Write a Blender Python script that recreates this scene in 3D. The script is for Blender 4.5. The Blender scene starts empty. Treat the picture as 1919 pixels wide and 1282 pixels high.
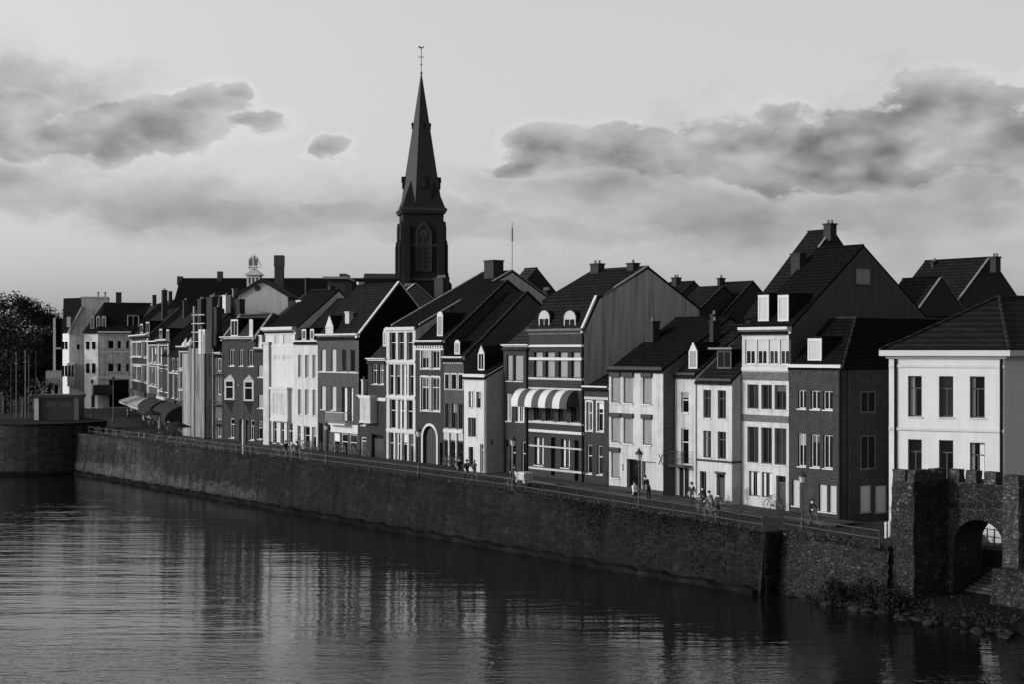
import bpy, bmesh, math, random
from mathutils import Vector, Matrix
random.seed(7)
S = bpy.context.scene
COL = S.collection
FOC, HC, CX, HY = 2800.0, 14.7, 960.0, 655.0     # focal length and horizon in photo pixels, camera height over the water

# ---------------------------------------------------------------- materials (all grey: the photograph is black and white)
def nodes(m):
    m.use_nodes = True
    nt = m.node_tree
    return nt, nt.nodes, nt.links
def mat(name, v, rough=.85, var=.25, scale=(1.2, 1.2, 1.2), detail=5, bump=0.0, bscale=None, spec=.3, fine=0.0, courses=0.0, streak=0.0, metallic=0.0, tile=0.0, joint=0.0, rubble=0.0, patch=None):
    m = bpy.data.materials.new(name)
    nt, N, L = nodes(m)
    N.clear()
    out = N.new('ShaderNodeOutputMaterial'); b = N.new('ShaderNodeBsdfPrincipled')
    L.new(b.outputs[0], out.inputs[0])
    b.inputs['Roughness'].default_value = rough
    b.inputs['Specular IOR Level'].default_value = spec
    b.inputs['Metallic'].default_value = metallic
    tc = N.new('ShaderNodeTexCoord'); oi = N.new('ShaderNodeObjectInfo')
    add = N.new('ShaderNodeVectorMath'); add.operation = 'ADD'
    L.new(tc.outputs['Object'], add.inputs[0]); L.new(oi.outputs['Location'], add.inputs[1])
    def noise(sc, det, src=add.outputs[0], rgh=.6):
        mp = N.new('ShaderNodeMapping'); mp.inputs['Scale'].default_value = sc
        L.new(src, mp.inputs[0])
        n = N.new('ShaderNodeTexNoise'); n.inputs['Scale'].default_value = 1; n.inputs['Detail'].default_value = det
        n.inputs['Roughness'].default_value = rgh
        L.new(mp.outputs[0], n.inputs[0])
        return n.outputs[0]
    def math_(op, a, c, d=None, clamp=False):
        q = N.new('ShaderNodeMath'); q.operation = op; q.use_clamp = clamp
        for i, s in enumerate((a, c, d)):
            if s is None: continue
            if isinstance(s, (int, float)): q.inputs[i].default_value = s
            else: L.new(s, q.inputs[i])
        return q.outputs[0]
    n0 = noise(scale, detail)
    f = math_('MULTIPLY_ADD', math_('SUBTRACT', n0, .5), var * 4, 1.0)
    if fine:
        f = math_('MULTIPLY', f, math_('MULTIPLY_ADD', math_('SUBTRACT', noise((9, 9, 13), 3), .5), fine * 4, 1.0))
    if streak:
        s1 = noise((2.6, 2.6, .16), 4)
        s2 = math_('MULTIPLY', math_('SUBTRACT', s1, .47), 6, clamp=True)
        f = math_('MULTIPLY', f, math_('SUBTRACT', 1.0, math_('MULTIPLY', s2, streak)))
    hgt = None
    sx = N.new('ShaderNodeSeparateXYZ'); L.new(tc.outputs['Object'], sx.inputs[0])
    if tile:
        cz = math_('FRACT', math_('MULTIPLY', sx.outputs[2], 1 / tile), 0)
        cx = math_('FRACT', math_('MULTIPLY', math_('ADD', sx.outputs[0], sx.outputs[1]), 1 / (tile * 1.1)), 0)
        hgt = math_('ADD', cz, math_('MULTIPLY', math_('ABSOLUTE', math_('SUBTRACT', cx, .5), 0), .8))
        f = math_('MULTIPLY', f, math_('MULTIPLY_ADD', math_('POWER', cz, 3), 1.5, .62))
        rowid = N.new('ShaderNodeTexWhiteNoise'); rowid.noise_dimensions = '2D'
        cmb = N.new('ShaderNodeCombineXYZ')
        L.new(math_('FLOOR', math_('MULTIPLY', sx.outputs[2], 1 / tile), 0), cmb.inputs[0])
        L.new(math_('FLOOR', math_('MULTIPLY', math_('ADD', sx.outputs[0], sx.outputs[1]), 1 / (tile * 1.1)), 0), cmb.inputs[1])
        L.new(cmb.outputs[0], rowid.inputs[0])
        f = math_('MULTIPLY', f, math_('MULTIPLY_ADD', rowid.outputs[0], .5, .75))
    if courses or joint:
        br = N.new('ShaderNodeTexBrick')
        c = courses or joint
        br.inputs['Scale'].default_value = 1; br.inputs['Brick Width'].default_value = c * 2.6; br.inputs['Row Height'].default_value = c
        br.inputs['Mortar Size'].default_value = c * .09; br.inputs['Mortar Smooth'].default_value = .3; br.inputs['Bias'].default_value = 0
        br.inputs['Color1'].default_value = (.6, .6, .6, 1); br.inputs['Color2'].default_value = (1.25, 1.25, 1.25, 1)
        br.inputs['Mortar'].default_value = (1.7, 1.7, 1.7, 1) if courses else (.45, .45, .45, 1)
        cb = N.new('ShaderNodeCombineXYZ')
        wob = math_('MULTIPLY', math_('SUBTRACT', noise((1.5, 1.5, 1.5), 2), .5), .25 if joint else 0.0)
        L.new(math_('ADD', math_('ADD', sx.outputs[0], sx.outputs[1]), wob), cb.inputs[0]); L.new(math_('ADD', sx.outputs[2], wob), cb.inputs[1])
        L.new(cb.outputs[0], br.inputs[0])
        bw = N.new('ShaderNodeRGBToBW'); L.new(br.outputs[0], bw.inputs[0])
        f = math_('MULTIPLY', f, bw.outputs[0])
        hgt = bw.outputs[0] if joint else math_('MULTIPLY', bw.outputs[0], -1)
    if rubble:
        mpv = N.new('ShaderNodeMapping'); mpv.inputs['Scale'].default_value = (rubble, rubble, rubble*1.7); L.new(add.outputs[0], mpv.inputs[0])
        dw = N.new('ShaderNodeVectorMath'); dw.operation = 'ADD'; L.new(mpv.outputs[0], dw.inputs[0])
        nv = N.new('ShaderNodeTexNoise'); nv.inputs['Scale'].default_value = .8; L.new(mpv.outputs[0], nv.inputs[0]); L.new(nv.outputs[1], dw.inputs[1])
        vo = N.new('ShaderNodeTexVoronoi'); L.new(dw.outputs[0], vo.inputs[0]); vo.inputs['Scale'].default_value = 1
        ve = N.new('ShaderNodeTexVoronoi'); ve.feature = 'DISTANCE_TO_EDGE'; L.new(dw.outputs[0], ve.inputs[0]); ve.inputs['Scale'].default_value = 1
        vb = N.new('ShaderNodeSeparateColor'); L.new(vo.outputs['Color'], vb.inputs[0])
        edge = math_('MULTIPLY', ve.outputs['Distance'], 9, clamp=True)
        pale = math_('MULTIPLY', math_('SUBTRACT', vb.outputs[1], .86), 9, clamp=True)
        f = math_('MULTIPLY', f, math_('ADD', math_('MULTIPLY_ADD', vb.outputs[0], .6, .65), math_('MULTIPLY', pale, 1.1)))
        f = math_('MULTIPLY', f, math_('MULTIPLY_ADD', edge, .45, .55))
        hgt = math_('MULTIPLY', edge, 1.5)
    if patch: f = math_('MULTIPLY', f, patch(math_, noise, sx, N, L))
    val = math_('MULTIPLY', f, v, clamp=True)
    val = math_('MAXIMUM', val, v * .25)
    cmb2 = N.new('ShaderNodeCombineColor')
    for i in range(3): L.new(val, cmb2.inputs[i])
    L.new(cmb2.outputs[0], b.inputs['Base Color'])
    if bump:
        bn = noise(bscale or (6, 6, 6), 6)
        if hgt is not None: bn = math_('ADD', bn, math_('MULTIPLY', hgt, .8))
        bp = N.new('ShaderNodeBump'); bp.inputs['Strength'].default_value = bump; bp.inputs['Distance'].default_value = .05
        L.new(bn, bp.inputs['Height']); L.new(bp.outputs[0], b.inputs['Normal'])
    return m

M = {}
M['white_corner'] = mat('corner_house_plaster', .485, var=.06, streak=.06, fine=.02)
M['white'] = mat('white_plaster', .385, var=.12, streak=.22, fine=.04)
M['bright'] = mat('fresh_white_paint', .41, var=.06, streak=.10)
M['grimy'] = mat('stained_white_plaster', .36, var=.18, streak=.32, fine=.05)
M['grey_plaster'] = mat('grey_plaster', .34, var=.08, streak=.15)
M['shaded_side_plaster'] = mat('shade_toned_side_plaster', .26, var=.07, streak=.18)  # darker copy of the white plaster, side wall's shade put into its colour
M['trim'] = mat('white_trim', .42, rough=.6, var=.05)
M['trim_dull'] = mat('weathered_trim', .42, rough=.7, var=.12)
M['stone_trim'] = mat('pale_stone_trim', .33, var=.12, fine=.06)
M['brick'] = mat('brick', .0195, var=.22, courses=.085, fine=.06, streak=.15)
M['brick_light'] = mat('light_brick', .042, var=.12, courses=.085, fine=.06, streak=.12)
M['brick_dark'] = mat('dark_brick', .017, var=.16, courses=.085, fine=.08, streak=.2)
M['brick_patchy'] = mat('patched_brick', .024, var=.34, scale=(1.1, 1.1, 1.6), courses=.09, fine=.08, streak=.2)
M['brick_mid'] = mat('grey_brick', .075, var=.12, courses=.085, fine=.06)
M['roof'] = mat('dark_roof_tiles', .0085, rough=.85, var=.2, tile=.28, bump=.5, spec=.06)
M['roof_course'] = mat('coursed_roof_tiles', .012, rough=.8, var=.2, tile=.36, bump=.7, spec=.06)
M['rail'] = mat('painted_rail', .06, rough=.6, var=.1, spec=.3)
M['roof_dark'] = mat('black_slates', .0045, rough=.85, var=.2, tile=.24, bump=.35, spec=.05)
M['roof_grey'] = mat('grey_roof_tiles', .018, rough=.8, var=.2, tile=.30, bump=.5, spec=.1)
M['slate_wall'] = mat('slate_cladding', .075, var=.16, scale=(2.2, 2.2, .25), courses=.3, streak=.3)
M['zinc'] = mat('zinc', .12, rough=.5, var=.1, spec=.5)
M['dark'] = mat('dark_paint', .018, rough=.5, var=.1)
M['iron'] = mat('black_iron', .02, rough=.5, var=.1, spec=.4)
M['steel'] = mat('dull_steel', .09, rough=.45, var=.1, spec=.5)
M['wood_dark'] = mat('dark_wood', .03, rough=.6, var=.2, scale=(6, 6, .6))
M['wood_mid'] = mat('grey_wood', .05, rough=.6, var=.2, scale=(6, 6, .6))
M['shutter'] = mat('pale_shutter', .34, rough=.6, var=.06, streak=.1)
M['roller'] = mat('roller_shutter', .165, rough=.6, var=.08, streak=.2)
M['verge'] = mat('grey_verge_stone', .15, var=.3, scale=(2, 2, 2), fine=.1)
M['shutter_grey'] = mat('grey_shutter', .20, rough=.6, var=.06, streak=.1)
M['curtain'] = mat('pale_curtain', .50, var=.12, scale=(14, 14, .3))
M['glass'] = mat('window_glass', .004, rough=.08, var=.3, spec=.08)
M['glass_b'] = mat('window_glass_light', .012, rough=.12, var=.5, scale=(1.2, 1.2, .7), spec=.14)
M['chimney'] = mat('chimney_brick', .018, var=.2, courses=.09)
M['pot'] = mat('clay_pot', .12, var=.15)
M['road'] = mat('street_paving', .026, rough=.85, var=.16, scale=(.35, .35, .35), joint=.16, bump=.1, spec=.15)
M['pavement'] = mat('pavement_slabs', .045, rough=.85, var=.15, scale=(.5, .5, .5), joint=.3, spec=.15)
M['ground'] = mat('earth', .03, var=.2, scale=(.1, .1, .1))
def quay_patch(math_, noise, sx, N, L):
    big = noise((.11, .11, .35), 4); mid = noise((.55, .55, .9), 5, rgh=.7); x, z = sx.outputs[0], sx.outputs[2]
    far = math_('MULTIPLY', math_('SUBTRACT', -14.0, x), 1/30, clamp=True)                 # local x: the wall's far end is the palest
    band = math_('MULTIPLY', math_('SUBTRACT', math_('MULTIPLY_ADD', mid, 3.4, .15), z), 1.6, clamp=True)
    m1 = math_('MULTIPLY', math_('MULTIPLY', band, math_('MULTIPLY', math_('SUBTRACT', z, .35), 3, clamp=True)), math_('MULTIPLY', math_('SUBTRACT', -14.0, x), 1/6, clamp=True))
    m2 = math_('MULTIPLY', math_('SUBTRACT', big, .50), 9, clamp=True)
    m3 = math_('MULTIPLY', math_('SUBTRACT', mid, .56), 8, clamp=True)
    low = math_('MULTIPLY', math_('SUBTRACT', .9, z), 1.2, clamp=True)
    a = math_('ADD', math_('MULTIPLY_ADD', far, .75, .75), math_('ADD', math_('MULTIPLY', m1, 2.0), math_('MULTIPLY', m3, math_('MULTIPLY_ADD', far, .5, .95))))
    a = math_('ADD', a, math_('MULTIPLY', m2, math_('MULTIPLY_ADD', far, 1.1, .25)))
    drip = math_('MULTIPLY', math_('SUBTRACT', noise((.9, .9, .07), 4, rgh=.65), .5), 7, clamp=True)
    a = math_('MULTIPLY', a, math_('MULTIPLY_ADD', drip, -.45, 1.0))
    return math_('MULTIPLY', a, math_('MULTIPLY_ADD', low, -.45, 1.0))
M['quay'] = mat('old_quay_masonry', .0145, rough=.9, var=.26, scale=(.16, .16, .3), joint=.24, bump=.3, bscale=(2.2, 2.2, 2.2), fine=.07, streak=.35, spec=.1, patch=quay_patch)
M['quay_pale'] = mat('pale_quay_masonry', .032, rough=.9, var=.34, scale=(.4, .4, .6), joint=.28, bump=.5, bscale=(3, 3, 3), fine=.1, streak=.25, spec=.1)
M['quay_patch'] = mat('rendered_quay_patch', .034, rough=.9, var=.2, scale=(.4, .4, .6), fine=.08, streak=.25, bump=.4, spec=.1)
M['footing'] = mat('wet_footing', .0075, rough=.9, var=.8, scale=(.35, .9, .9), fine=.2, joint=.5, bump=.6, spec=.05)
M['rubble'] = mat('rubble_stone', .031, rough=.95, var=.26, scale=(.5, .5, .7), rubble=4.2, bump=1.0, bscale=(4, 4, 4), fine=.18, streak=.3, spec=.1)
M['merlon'] = mat('weathered_merlon_stone', .05, rough=.95, var=.25, scale=(1.5, 1.5, 1.5), rubble=4.2, bump=.8, fine=.12, spec=.1)
M['rock'] = mat('wet_rock', .014, rough=.8, var=.4, scale=(2, 2, 2), bump=.8, fine=.1, spec=.2)
M['bank'] = mat('muddy_bank', .005, rough=.9, var=.3, bump=.6, spec=.1)
M['leaf'] = mat('foliage', .040, rough=.8, var=.3, scale=(.6, .6, .6), spec=.15)
M['leaf_dark'] = mat('dark_foliage', .011, rough=.8, var=.4, scale=(.8, .8, .8), spec=.15)
M['bark'] = mat('bark', .03, var=.2)
M['church'] = mat('church_brick', .007, var=.16, courses=.1, fine=.06)
M['church_stone'] = mat('church_stone', .026, var=.2, fine=.06)
M['spire'] = mat('spire_slates', .005, rough=.6, var=.12, tile=.5, bump=.2, spec=.3)
M['canvas_dark'] = mat('dark_canvas', .006, var=.15)
M['canvas_light'] = mat('pale_canvas', .30, var=.08, streak=.1)
M['canvas_white'] = mat('white_canvas', .46, var=.05, streak=.08)
M['canvas_stripe'] = mat('grey_canvas_stripe', .05, var=.1)
M['canvas_grey'] = mat('grey_canvas', .11, var=.1)
M['sheet'] = mat('scaffold_sheeting', .25, var=.20, scale=(1.6, 1.6, .35), streak=.45, fine=.06)
M['skin'] = mat('skin', .42, rough=.6, var=.05)
M['hair'] = mat('dark_hair', .02, var=.1)
M['hair_pale'] = mat('pale_hair', .2, var=.1)
M['cloth_black'] = mat('black_cloth', .012, var=.1)
M['cloth_dark'] = mat('dark_cloth', .03, var=.1)
M['cloth_grey'] = mat('grey_cloth', .13, var=.1)
M['cloth_white'] = mat('white_cloth', .65, var=.05)
M['lamp_glass'] = mat('lamp_glass', .35, rough=.2, var=.05, spec=.5)
M['rubber'] = mat('rubber', .012, var=.1)
M['cladding'] = mat('vertical_zinc_cladding', .34, rough=.7, var=.16, scale=(2.0, 2.0, .2), streak=.35, spec=.15)
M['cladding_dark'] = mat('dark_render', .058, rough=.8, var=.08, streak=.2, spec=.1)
M['black'] = mat('black_paint', .005, rough=.7, var=.1, spec=.1)

# ---------------------------------------------------------------- frames: a street line with x along the fronts, y into the block
class Frame:
    def __init__(s, ox, oy, ang):
        s.ox, s.oy, s.a = ox, oy, ang
        s.ex = (math.cos(ang), math.sin(ang)); s.ey = (-math.sin(ang), math.cos(ang))
    def w(s, x, y): return (s.ox + s.ex[0]*x + s.ey[0]*y, s.oy + s.ex[1]*x + s.ey[1]*y)
    def x(s, px, y=0):
        k = (px - CX) / FOC
        return (k*(s.oy + s.ey[1]*y) - (s.ox + s.ey[0]*y)) / (s.ex[0] - k*s.ex[1])
    def y(s, px, x):
        k = (px - CX) / FOC
        return (k*(s.oy + s.ex[1]*x) - (s.ox + s.ex[0]*x)) / (s.ey[0] - k*s.ey[1])
    def z(s, x, y, py): return HC - (py - HY) * s.w(x, y)[1] / FOC
A = Frame(18.4, 99.1, math.atan2(-.7953, .6062))       # the row along the quay
B = Frame(-37.0, 171.8, math.atan2(-.941, .336))        # where the street widens at the far end
C = Frame(-67.9, 245.0, math.atan2(.243, .97))          # the corner houses closing the view
D = Frame(23.45, 93.0, math.atan2(-.454, .891))         # the white corner house by the gate
def interp(pts, x):
    if x <= pts[0][0]: return pts[0][1]
    for (a, b), (c, d) in zip(pts, pts[1:]):
        if x <= c: return b + (d - b)*(x - a)/(c - a)
    return pts[-1][1]
ZG = [(-200, 5.0), (-140, 4.9), (-91, 4.6), (-34, 4.35), (-18, 4.2), (0, 3.8), (12, 3.45), (40, 3.4)]
def zg(x): return interp(ZG, x)

class MB:
    """collects faces and links them as one mesh object"""
    def __init__(s): s.v, s.f, s.m = [], [], []
    def face(s, pts, m=0):
        i = len(s.v); s.v += [tuple(p) for p in pts]; s.f.append(tuple(range(i, i+len(pts)))); s.m.append(m); return s
    def hexa(s, p, m=0):       # eight corners: bottom loop then top loop, counter-clockwise from above
        i = len(s.v); s.v += [tuple(q) for q in p]
        for q in ((3,2,1,0),(4,5,6,7),(0,1,5,4),(1,2,6,5),(2,3,7,6),(3,0,4,7)):
            s.f.append(tuple(i+k for k in q)); s.m.append(m)
        return s
    def box(s, x0, x1, y0, y1, z0, z1, m=0):
        return s.hexa([(x0,y0,z0),(x1,y0,z0),(x1,y1,z0),(x0,y1,z0),(x0,y0,z1),(x1,y0,z1),(x1,y1,z1),(x0,y1,z1)], m)
    def prism(s, poly, x0, x1, m=0):   # poly of (y, z) pushed along x
        n = len(poly); i = len(s.v)
        s.v += [(x0, a, b) for a, b in poly] + [(x1, a, b) for a, b in poly]
        s.f.append(tuple(i+k for k in range(n))); s.f.append(tuple(i+n+k for k in reversed(range(n)))); s.m += [m, m]
        for k in range(n):
            s.f.append((i+k, i+n+k, i+n+(k+1)%n, i+(k+1)%n)); s.m.append(m)
        return s
    def prismy(s, poly, y0, y1, m=0):  # poly of (x, z) pushed along y
        n = len(poly); i = len(s.v)
        s.v += [(a, y0, b) for a, b in poly] + [(a, y1, b) for a, b in poly]
        s.f.append(tuple(i+k for k in range(n))); s.f.append(tuple(i+n+k for k in reversed(range(n)))); s.m += [m, m]
        for k in range(n):
            s.f.append((i+k, i+n+k, i+n+(k+1)%n, i+(k+1)%n)); s.m.append(m)
        return s
    def tube(s, a, b, r0, r1=None, n=8, m=0):
        r1 = r0 if r1 is None else r1
        a, b = Vector(a), Vector(b); d = (b - a).normalized()
        u = d.orthogonal().normalized(); v = d.cross(u); i = len(s.v)
        for c, r in ((a, r0), (b, r1)):
            for k in range(n):
                t = 2*math.pi*k/n; s.v.append(tuple(c + u*(r*math.cos(t)) + v*(r*math.sin(t))))
        for k in range(n):
            s.f.append((i+k, i+(k+1)%n, i+n+(k+1)%n, i+n+k)); s.m.append(m)
        s.f.append(tuple(i+k for k in reversed(range(n)))); s.f.append(tuple(i+n+k for k in range(n))); s.m += [m, m]
        return s
    def lathe(s, prof, c=(0, 0, 0), n=12, m=0):  # prof of (r, z)
        i = len(s.v)
        for r, z in prof:
            for k in range(n):
                t = 2*math.pi*k/n; s.v.append((c[0]+r*math.cos(t), c[1]+r*math.sin(t), c[2]+z))
        for j in range(len(prof)-1):
            for k in range(n):
                s.f.append((i+j*n+k, i+j*n+(k+1)%n, i+(j+1)*n+(k+1)%n, i+(j+1)*n+k)); s.m.append(m)
        s.f.append(tuple(i+k for k in reversed(range(n)))); s.m.append(m)
        s.f.append(tuple(i+(len(prof)-1)*n+k for k in range(n))); s.m.append(m)
        return s
    def build(s, name, mats, parent=None, base=(0, 0, 0), smooth=False):
        me = bpy.data.meshes.new(name)
        me.from_pydata([(a-base[0], b-base[1], c-base[2]) for a, b, c in s.v], [], s.f)
        if not isinstance(mats, (list, tuple)): mats = [mats]
        for q in mats: me.materials.append(M[q] if isinstance(q, str) else q)
        for p, k in zip(me.polygons, s.m): p.material_index = k; p.use_smooth = smooth
        bm = bmesh.new(); bm.from_mesh(me); bmesh.ops.recalc_face_normals(bm, faces=bm.faces); bm.to_mesh(me); bm.free()
        o = bpy.data.objects.new(name, me); COL.objects.link(o)
        if parent is not None: o.parent = parent
        return o

def tag(o, label=None, cat=None, group=None, kind=None):
    for k, v in (('label', label), ('category', cat), ('group', group), ('kind', kind)):
        if v: o[k] = v
    return o
def empty(name, loc, rz, label=None, cat=None, group=None):
    o = bpy.data.objects.new(name, None); COL.objects.link(o)
    o.location = loc; o.rotation_euler = (0, 0, rz); o.empty_display_size = .5
    return tag(o, label, cat, group)
def copy_tree(o, parent=None):
    c = o.copy(); COL.objects.link(c)
    if parent is not None: c.parent = parent
    for ch in list(o.children): copy_tree(ch, c)
    return c

# ---------------------------------------------------------------- houses
class House:
    def __init__(s, name, label, px0, px1, eave, wall='brick', F=A, y=0.0, depth=11.0, base=None, cat='house', zbase=None, group='houses along the quay'):
        s.F, s.y, s.depth, s.wallm = F, y, depth, wall
        s.x0 = F.x(px0, y) + .012; s.x1 = F.x(px1, y) - .012; s.xm = (s.x0 + s.x1)/2
        s.zg = zbase if zbase is not None else zg(s.xm)
        s.ze = F.z(s.xm, y, eave)
        s.b = (s.xm, y, s.zg)
        wx, wy = F.w(s.xm, y)
        s.root = empty(name, (wx, wy, s.zg), F.a, label, cat, group)
        s.holes = []; s.gable = None; s.arch = []
        s.zlow = s.zg - .6
        s.extra = MB()
    def Z(s, py): return s.F.z(s.xm, s.y, py)
    def X(s, px, dy=0): return s.F.x(px, s.y + dy)
    def part(s, mb, name, mats, parent=None, smooth=False, label=None):
        o = mb.build(name, mats, parent or s.root, s.b, smooth)
        if label: o['label'] = label
        return o
    def win(s, cols, rows, style='cas', fm='trim', depth=.2, sill='trim', fw=.07, name='window', surround=None):
        for pa, pb in cols:
            xa, xb = s.X(pa), s.X(pb)
            for qa, qb in rows:
                za, zb = s.Z(qb), s.Z(qa)
                za = max(za, s.zg + .02)
                s.window(xa, xb, za, zb, style, fm, depth, sill, fw, name, surround)
    def window(s, xa, xb, za, zb, style='cas', fm='trim', depth=.2, sill='trim', fw=.07, name='window', surround=None):
        s.holes.append((xa, xb, za, zb, depth))
        y = s.y; yf = y + depth - .07; yg = y + depth - .02
        w, hgt = xb - xa, zb - za
        fr = MB(); e = .004
        fr.box(xa+e, xa+fw, yf, yg+.04, za+e, zb-e); fr.box(xb-fw, xb-e, yf, yg+.04, za+e, zb-e)
        fr.box(xa+fw, xb-fw, yf, yg+.04, zb-fw, zb-e); fr.box(xa+fw, xb-fw, yf, yg+.04, za+e, za+fw)
        ix0, ix1, iz0, iz1 = xa+fw, xb-fw, za+fw, zb-fw
        t = .028
        def vbar(x, z0=iz0, z1=iz1, t=t): fr.box(x-t, x+t, yf+.008, yg+.03, z0, z1)
        def hbar(z, x0=ix0, x1=ix1, t=t): fr.box(x0, x1, yf+.004, yg+.03, z-t, z+t)
        xc = (xa+xb)/2; zt = za + hgt*.70
        if style in ('cas', 'curt', 'blind'): vbar(xc)
        if style in ('tee', 'teecurt'): hbar(zt, t=.035); vbar(xc, iz0, zt-.035)
        if style == 'sash': hbar(za + hgt*.62, t=.035)
        if style == 'cross': hbar(zt, t=.035); vbar(xc, iz0, zt-.035); vbar(xc, zt+.035, iz1)
        if style == 'grid':
            vbar(xc)
            for k in (1, 2): hbar(za + hgt*k/3)
        if style == 'door':
            zt = za + min(hgt*.8, 2.2); hbar(zt, t=.04)
        fo = s.part(fr, name, fm)
        if style == 'shut':
            sh = MB(); n = max(6, int(hgt/.11))
            for k in range(n):
                z0 = za + .06 + (hgt-.3)*k/n; z1 = za + .06 + (hgt-.3)*(k+1)/n
                yk = y+depth-.12; sh.prism([(yk+.02, z0), (yk+.05, z0), (yk+.05, z1), (yk+.033, z1)], xa+fw*.6, xb-fw*.6)
            s.part(sh, 'shutter', 'roller', fo)
            bx = MB().box(xa-.08, xb+.08, y-.16, y+.04, zb-.30, zb+.02)
            s.part(bx, 'shutter_box', 'dark', fo)
            bb = MB().box(xa-.05, xb+.05, y-.1, y+.03, za-.09, za)
            s.part(bb, 'sill', 'trim_dull', fo)
            return fo
        pane = MB()
        if style == 'panel':
            pane.box(ix0, ix1, yg-.03, yg, iz0, iz1)
            s.part(pane, 'blind', 'shutter', fo)
        elif style == 'gpanel':
            pane.box(ix0, ix1, yg-.03, yg, iz0, iz1)
            s.part(pane, 'blind', 'shutter_grey', fo)
        elif style == 'door':
            pane.box(ix0, ix1, yg-.03, yg, iz0, zt-.04)
            for k in range(2):
                zz = iz0 + (zt-iz0)*(.08+.46*k); pane.box(ix0+.12, ix1-.12, yg-.045, yg-.03, zz, zz+(zt-iz0)*.36)
            s.part(pane, 'door_leaf', 'wood_dark', fo)
            s.part(MB().box(ix0, ix1, yg-.012, yg, zt+.04, iz1), 'pane', 'glass', fo)
        else:
            pane.box(ix0, ix1, yg-.012, yg, iz0, iz1)
            s.part(pane, 'pane', random.choice(['glass', 'glass', 'glass_b']), fo)
        if style in ('cas', 'cross', 'sash', 'tee') and random.random() < .45:
            k = random.random(); q0 = iz1 - (iz1-iz0)*random.uniform(.2, .5)
            if k < .5: s.part(MB().box(ix0+.01, ix1-.01, yg-.018, yg-.013, q0, iz1), 'blind', random.choice(['shutter_grey', 'wood_mid', 'curtain']), fo)
            else: s.part(MB().box(ix0+.01, ix0+w*random.uniform(.2, .34), yg-.018, yg-.013, iz0, iz1), 'curtain', random.choice(['shutter_grey', 'wood_mid', 'curtain']), fo)
        if style in ('curt', 'teecurt'):
            cu = MB()
            for a, b in ((ix0, ix0+w*.2), (ix1-w*.3, ix1)):
                n = 5
                for k in range(n):
                    xa_, xb_ = a+(b-a)*k/n, a+(b-a)*(k+1)/n
                    cu.face([(xa_, yg-.016, iz0), (xb_, yg-.022 if k % 2 else yg-.014, iz0), (xb_, yg-.022 if k % 2 else yg-.014, iz1), (xa_, yg-.016, iz1)])
            s.part(cu, 'curtain', 'curtain', fo)
        if style == 'blind':
            s.part(MB().box(ix0, ix1, yf-.012, yf+.002, za+hgt*.52, iz1), 'blind', 'shutter', fo)
        if sill and style != 'door':
            s.part(MB().box(xa-.06, xb+.06, y-.07, y+depth-.07, za-.08, za-.002), 'sill', sill, fo)
        if surround:
            q = MB(); t = .12
            q.box(xa-t, xa, y-.03, y+.02, za-t, zb+t); q.box(xb, xb+t, y-.03, y+.02, za-t, zb+t)
            q.box(xa, xb, y-.034, y+.02, zb, zb+t+.02)
            s.part(q, 'surround', surround, fo)
        return fo
    def archdoor(s, pa, pb, qa, qb, ring='trim', fill='wood_dark', t=.22, name='arched_gate'):
        xa, xb, za, zb = s.X(pa), s.X(pb), max(s.Z(qb), s.zg+.02), s.Z(qa)
        s.holes.append((xa, xb, za, zb, 0)); s.arch.append((xa, xb, za, zb))
        r = (xb-xa)/2; xc = (xa+xb)/2; zs = zb - r; y = s.y
        n = 14
        pts = [(xc - r*math.cos(math.pi*k/n), zs + r*math.sin(math.pi*k/n)) for k in range(n+1)]
        g = MB()
        g.prismy([(xa+.01, za)] + [(xc + (x-xc)*.99, z) for x, z in pts] + [(xb-.01, za)], y+.3, y+.36)
        for k in range(1, 6): xx = xa + (xb-xa)*k/6; g.box(xx-.015, xx+.015, y+.28, y+.3, za+.05, zs)
        g.box(xc-.04, xc+.04, y+.27, y+.3, za+.05, zs+r*.9)
        go = s.part(g, name, fill)
        rg = MB(); ro = r + t
        po = [(xc - ro*math.cos(math.pi*k/n), zs + ro*math.sin(math.pi*k/n)) for k in range(n+1)]
        allp = [(xa, za)] + pts + [(xb, za)]; allo = [(xa-t, za)] + po + [(xb+t, za)]
        for k in range(len(allp)-1):
            a, b, c, d = allp[k], allp[k+1], allo[k+1], allo[k]
            rg.hexa([(a[0], y-.06, a[1]), (b[0], y-.06, b[1]), (b[0], y+.04, b[1]), (a[0], y+.04, a[1]),
                     (d[0], y-.06, d[1]), (c[0], y-.06, c[1]), (c[0], y+.04, c[1]), (d[0], y+.04, d[1])])
        s.part(rg, 'surround', ring, go)
    def band(s, qa, qb, m='trim', proj=.05, pa=None, pb=None, name='string_course'):
        x0 = s.X(pa) if pa else s.x0 + .003; x1 = s.X(pb) if pb else s.x1 - .003
        return s.part(MB().box(x0, x1, s.y-proj, s.y+.03, s.Z(qb), s.Z(qa)), name, m)
    def cornice(s, qa, qb, m='trim', proj=.32, ends=.12, ret=True):
        z1, z0 = s.Z(qa), s.Z(qb); h = z1 - z0; y = s.y; mb = MB()
        mb.prism([(y+.05, z0), (y-.06, z0), (y-.06, z0+h*.25), (y-proj*.5, z0+h*.45), (y-proj, z0+h*.6), (y-proj, z1), (y+.05, z1)], s.x0-ends*.3, s.x1+ends)
        return s.part(mb, 'cornice', m)
    def dentils(s, qa, qb, m='trim_dull', n=10, proj=.14):
        z1, z0 = s.Z(qa), s.Z(qb); mb = MB(); w = (s.x1-s.x0)
        for k in range(n):
            a = s.x0 + w*(k+.25)/n; mb.box(a, a+w*.5/n, s.y-proj, s.y+.02, z0, z1)
        return s.part(mb, 'dentil_frieze', m)
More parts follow.
